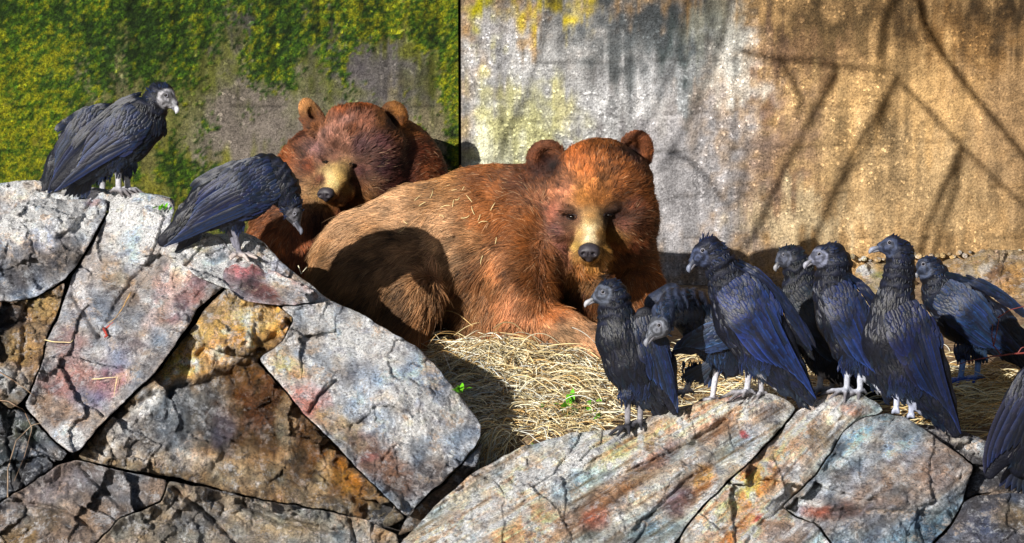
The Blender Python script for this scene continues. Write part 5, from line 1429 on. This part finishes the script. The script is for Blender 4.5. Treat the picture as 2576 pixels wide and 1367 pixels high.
# ------------------------------------------------------------------ straw, weeds, twigs
def straw_field():
    pts = []; rad = []; col = []
    r = np.random.default_rng(5)
    def put(px, py, n, spread, Lr, up=.02, tone=None, ang=None, rr=(.0007, .0019), jit=.05):
        px = px + r.normal(0, spread[0], n); py = py + r.normal(0, spread[1], n)
        g = ground_at(px, py)
        L = r.uniform(Lr[0], Lr[1], n)
        a = r.uniform(0, math.pi, n) if ang is None else np.radians(r.normal(ang[0], ang[1], n))
        d = np.stack([np.cos(a), np.sin(a) * .9, r.normal(0, .10, n)], -1)
        d /= np.linalg.norm(d, axis=1)[:, None]
        side = np.stack([-d[:, 1], d[:, 0], np.zeros(n)], -1)
        bow = r.normal(0, .08, n); arch = np.abs(r.normal(0, .12, n))
        z0 = np.abs(r.normal(0, up, n)) + .004
        q = np.empty((n, 5, 3))
        for k, t in enumerate(np.linspace(-.5, .5, 5)):
            q[:, k] = g + d * (L * t)[:, None] + side * (bow * L * (1 - 4 * t * t))[:, None]
            q[:, k, 2] = gz(q[:, k, 0], q[:, k, 1]) + z0 + arch * L * (1 - 4 * t * t) + d[:, 2] * L * t * 1.0
        q[:, :, 2] = np.maximum(q[:, :, 2], gz(q[:, :, 0], q[:, :, 1]) + .003)
        pts.append(q)
        rad.append(r.uniform(rr[0], rr[1], (n, 1)) * np.array([.8, 1, 1, .9, .5])[None])
        base = np.array([lin((214, 194, 144)), lin((240, 230, 196)), lin((184, 150, 96)), lin((110, 94, 72)), lin((206, 206, 194))])
        c = base[r.choice(5, n, p=[.34, .24, .2, .12, .10])] * r.uniform(.4, 1.35, (n, 1))
        if tone is not None: c = c * np.array(tone)
        col.append(c)
    # heap in front of the paw
    put(1285, 890, 3000, (100, 27), (.07, .24), .035)
    put(1260, 850, 260, (80, 18), (.08, .16), .05, ang=(90, 60))
    put(1400, 935, 1500, (100, 40), (.07, .22), .02)
    put(1230, 960, 1500, (70, 55), (.06, .2), .015, tone=(.8, .85, .95))  # cooler, darker tone: shade put into the straw colour
    put(1350, 1030, 1300, (110, 45), (.05, .18), .012)
    put(1500, 1000, 900, (60, 50), (.05, .14), .01, tone=(.9, .9, .9))
    put(1700, 960, 650, (160, 50), (.05, .15), .01)
    put(1950, 960, 650, (180, 40), (.06, .2), .01)
    put(2450, 1010, 1200, (110, 40), (.08, .26), .008, ang=(8, 22), tone=(.95, .88, .7))
    put(2450, 965, 700, (90, 12), (.06, .18), .012, ang=(5, 30))
    # strip between the pale slab and the streaked slab
    for k in range(10):
        put(1240 - k * 22, 1110 + k * 23, 170, (22 - k, 12), (.06, .18), .01, ang=(50, 22))
    return np.concatenate(pts), np.concatenate(rad), np.concatenate(col)
q, rad, col = straw_field()
tag(curves_obj("straw", q, rad, col, M_STRAW), "loose golden straw strewn over the ground and heaped before the bear's paw", "straw", kind="stuff")

# wisps stuck in the front bear's fur
r = np.random.default_rng(9)
W_ = [(1052, 497, 40), (1085, 488, 70), (1120, 520, 10), (1140, 512, 80), (1150, 500, 30), (1190, 530, 110), (1205, 548, 70), (1170, 545, 20), (1010, 578, 40), (1062, 514, 30), (1247, 606, 80), (1215, 560, 10), (1110, 545, 150), (1165, 475, 60), (1212, 655, 80),
      (1180, 500, 130), (1140, 480, 15), (1126, 466, 20), (1240, 520, 60), (1020, 560, 140)]
for (x, y, a) in W_:
    L = r.uniform(12, 26); t = np.linspace(-.5, .5, 5)
    xx = x + L * t * math.cos(math.radians(a)) + 3 * (1 - 4 * t * t) * r.uniform(-1, 1); yy = y - L * t * math.sin(math.radians(a)) + 3 * (1 - 4 * t * t) * r.uniform(-1, 1)
    ww = bf1.fw(xx, yy) + 13
    tag(tube("straw_wisp", toW(np.stack([xx, yy, ww], -1), FY), np.array([1, 1.1, 1.2, 1.1, .9]) * .0011, M_WISP if 'M_WISP' in globals() else globals().setdefault('M_WISP', plain_mat("dry_straw", (226, 206, 150), .6, .3)), None, 5),
        "thin straw wisp caught in the fur on the front bear's back", "straw", "straw wisps on the front bear")

def leafy(px, py, n, size, label, Y=None, spread=24):
    g = ground_at(px, py) if Y is None else P(px, py, Y)
    root = empty("weed", g, label, "plant")
    r = np.random.default_rng(int(px))
    for k in range(n):
        o = g + np.array([r.normal(0, spread / 900), r.normal(0, spread / 900), 0])
        if Y is None: o[2] = float(gz(o[0], o[1]))
        L = size * r.uniform(.6, 1.2); a = r.uniform(0, 2 * math.pi); t = np.linspace(0, 1, 6)
        up = r.uniform(.5, 1.0)
        cx = o[0] + L * np.cos(a) * t * (1 - up * .5); cy = o[1] + L * np.sin(a) * t * (1 - up * .5); cz = o[2] + L * up * (t - .45 * t * t * r.uniform(.5, 1.6)) + .005
        wd = size * .13 * np.sin(np.pi * np.clip(t * .93 + .06, 0, 1)) + .0008
        sd = np.array([-math.sin(a), math.cos(a), 0])
        c = np.stack([cx, cy, cz], -1)
        V = np.stack([c - sd * wd[:, None], c + np.array([0, 0, -.25]) * wd[:, None], c + sd * wd[:, None]], 1).reshape(-1, 3)
        i = np.arange(18).reshape(6, 3)
        F = np.stack([i[:-1, :-1], i[:-1, 1:], i[1:, 1:], i[1:, :-1]], -1).reshape(-1, 4)
        cc = lin((96, 170, 30)) * r.uniform(.5, 1.2)
        mesh_obj("leaf", V, F, M_LEAF, np.tile(cc, (18, 1)), root)
M_LEAF = fur_mat("green_leaf")
leafy(1442, 1052, 26, .085, "bright green weed growing through the straw by the front rocks", None, 40)
leafy(1250, 1062, 10, .045, "small green weed at the end of the pale slab", None, 18)
leafy(1335, 1130, 6, .03, "tiny green sprout below the straw near the streaked slab", None, 12)
leafy(1160, 992, 12, .05, "tuft of green grass on the shoulder of the pale slab", rock_depth(1160, 992) - .005 if np.isfinite(rock_depth(1160, 992)) else -1.5, 8)
leafy(402, 530, 14, .03, "small mossy tuft in the cleft between the top boulders", rock_depth(402, 530) - .01 if np.isfinite(rock_depth(402, 530)) else -.7, 16)

def twig(px_pts, Y, r0, label, cat="twig", col=(110, 50, 44), branches=()):
    pp = np.array(px_pts, float)
    t = np.linspace(0, len(pp) - 1, len(pp) * 5)
    xx = np.interp(t, np.arange(len(pp)), pp[:, 0]); yy = np.interp(t, np.arange(len(pp)), pp[:, 1])
    xx = xx + 1.6 * fbm(t * 1.3, 0, px_pts[0][0], 2, 4); yy = yy + 1.6 * fbm(t * 1.3, 5, px_pts[0][0], 2, 5)
    YY = Y + .01 * fbm(t * .6, 0, px_pts[0][1], 2, 6) if np.isscalar(Y) else np.array([ (rock_depth(a, b_) if np.isfinite(rock_depth(a, b_)) else -1.9) - .012 for a, b_ in zip(xx, yy)])
    o = tube("twig", P(xx, yy, YY), np.linspace(r0, r0 * .35, len(t)), M_TWIG, None, 6, col)
    tag(o, label, cat)
    for bp in branches:
        bq = np.array(bp, float); tt = np.linspace(0, len(bq) - 1, len(bq) * 4)
        bx_ = np.interp(tt, np.arange(len(bq)), bq[:, 0]); by_ = np.interp(tt, np.arange(len(bq)), bq[:, 1])
        s_ = tube("side_twig", P(bx_, by_, Y if np.isscalar(Y) else YY[0]), np.linspace(r0 * .7, r0 * .25, len(tt)), M_TWIG, None, 5, col)
        s_.parent = o
    return o
twig([(2600, 888), (2540, 892), (2490, 898), (2440, 908), (2405, 918)], -.95, .004, "reddish bare twig reaching left across the far right vulture",
     branches=[[(2520, 896), (2500, 870), (2510, 820), (2515, 790)], [(2510, 800), (2540, 780), (2600, 765)], [(2560, 890), (2570, 875), (2600, 870)], [(2500, 872), (2495, 845), (2497, 815)]])
twig([(20, 1250), (20, 1180), (40, 1110), (80, 1070), (105, 1062)], None, .0028, "pale dry root curling over the dark rock at lower left", "root", (150, 130, 110))
twig([(-20, 1005), (20, 1010), (60, 1030), (80, 1080), (60, 1150), (36, 1210)], None, .0022, "thin dry root hanging down the dark rock at lower left", "root", (140, 116, 96))
twig([(-10, 930), (30, 955), (60, 975), (90, 1000)], None, .002, "short dry root across the brown rock at the left edge", "root", (150, 124, 100))
twig([(112, 856), (140, 860), (175, 862), (184, 856)], None, .0022, "pale straw stalk lying on the pink stained slab", "straw", (220, 200, 150))
twig([(232, 955), (260, 951), (297, 949)], None, .0022, "bent straw stalk on the lower part of the pink stained slab", "straw", (220, 200, 150))
twig([(296, 950), (291, 975), (287, 996)], None, .002, "short upright straw stalk beside the lower crack", "straw", (220, 200, 150))
twig([(330, 735), (312, 770), (290, 800), (270, 815)], None, .0024, "dry stem leading to the red leaves in the cleft", "stem", (190, 150, 90))
twig([(262, 826), (270, 845), (262, 850)], None, .006, "curled red dead leaf lodged in the cleft of the slab", "leaf", (150, 50, 36), branches=[[(262, 830), (285, 812), (292, 806)], [(268, 848), (280, 838), (276, 820)]])
twig([(750, 668), (757, 690)], -.9, .002, "white straw stalk propped between bear and rock", "straw", (230, 222, 190), branches=[[(757, 690), (772, 672)]])
# broken pieces on the right
for (x, y, s, rgb, lab) in ((2325, 1112, 13, (150, 160, 170), "small pale chip of stone on the dark ground behind the rocks"), (2480, 942, 12, (206, 130, 84), "orange scrap of food on the straw by the bluish legs")):
    an = np.linspace(0, 2 * math.pi, 7)[:-1]
    poly = [(x + s * 1.2 * math.cos(t) * rng.uniform(.8, 1.1), y + s * .8 * math.sin(t) * rng.uniform(.8, 1.1)) for t in an]
    gy = float(ground_at(x, y + s)[1])
    o = rock("stone" if x < 2400 else "food_scrap", poly, gy - .01 if x > 2400 else rY(1100) + .14, x, y, 0, -.002, rgb, (), lab, 6, seed=70, amp=.004, thick=.04, st=2, rough=.6)
    if x > 2400: o["category"] = "food"

# ------------------------------------------------------------------ bare tree outside the frame on the sunny side: its limbs throw the shadows on the wall
TT = 3.05
def shade_pt(px, py):
    wpt = P(px, py, WY)
    return wpt - SUN_D / SUN_D[1] * TT
strokes = [  # photo positions on the wall, half-width px
    ([(2290, -60), (2330, 60), (2380, 150), (2440, 230), (2500, 300), (2560, 370), (2640, 470)], 13), ([(2260, 190), (2230, 250), (2140, 400), (2090, 500), (2030, 640)], 11), ([(2300, -60), (2235, 30), (2215, 130), (2205, 210)], 9),
    ([(2110, 165), (2050, 280), (1990, 400), (1930, 520), (1880, 620)], 9), ([(2110, 190), (2045, 300), (1975, 420), (1905, 560), (1860, 640)], 6), ([(1960, 145), (2000, 210), (2020, 260), (2000, 300)], 9),
    ([(1860, 125), (1900, 138), (2000, 152), (2110, 165), (2240, 180)], 8), ([(1850, -70), (1820, 90), (1790, 180), (1740, 290), (1690, 380), (1660, 430)], 7), ([(1740, -70), (1720, 60), (1700, 160), (1650, 260), (1600, 350)], 7),
    ([(1680, 380), (1730, 400), (1790, 460), (1830, 520)], 7), ([(2270, 215), (2340, 280), (2420, 370), (2500, 450), (2600, 540)], 8), ([(2420, 370), (2390, 450), (2340, 550), (2310, 640)], 11),
    ([(1400, -70), (1370, 80), (1345, 180), (1320, 250), (1270, 350), (1245, 420)], 6), ([(2240, 250), (2180, 380), (2120, 470)], 7), ([(2420, 380), (2410, 470), (2370, 560), (2350, 640)], 8)]
tp = np.array([3.05, float(WY - TT), -1.35])
tree = empty("bare_tree", tp, "bare leafless tree beside the enclosure, outside the picture, shading the wall", "tree")
crown = []
def wood(name, pts, rad):
    pts = np.array(pts); k = len(pts)
    t = np.linspace(0, k - 1, k * 6)
    q = np.stack([np.interp(t, np.arange(k), pts[:, j]) for j in range(3)], -1)
    q = q + .006 * np.stack([fbm(t * .9, j * 3., pts[0, 0], 3, 4) for j in range(3)], -1)
    tube(name, q, np.interp(t, np.linspace(0, k - 1, len(rad)), rad), M_BARK, tree, 8)
wood("trunk", [tp, tp + [0, .05, 1.5], tp + [-.1, 0, 3.2], tp + [-.15, .05, 5.0], tp + [-.1, 0, 6.4]], [.16, .14, .11, .08, .03])
for pts, hw in strokes:
    w3 = [shade_pt(x, y) for x, y in pts]
    wood("branch", w3, [hw / 700, hw / 700 * .7])
# limbs joining the shading branches to the trunk: they run above the frame, their own shadows fall above it or along the strokes
hub = np.array(tp) + [-.1, 0, 5.2]
for k in (0, 2, 7, 8, 12):
    t_ = shade_pt(*strokes[k][0][0])
    mid = (t_ + hub) / 2 + np.array([0, 0, .5])
    wood("branch", [t_, t_ + np.array([.12, 0, .35]), mid, hub], [.010, .012, .02, .05])
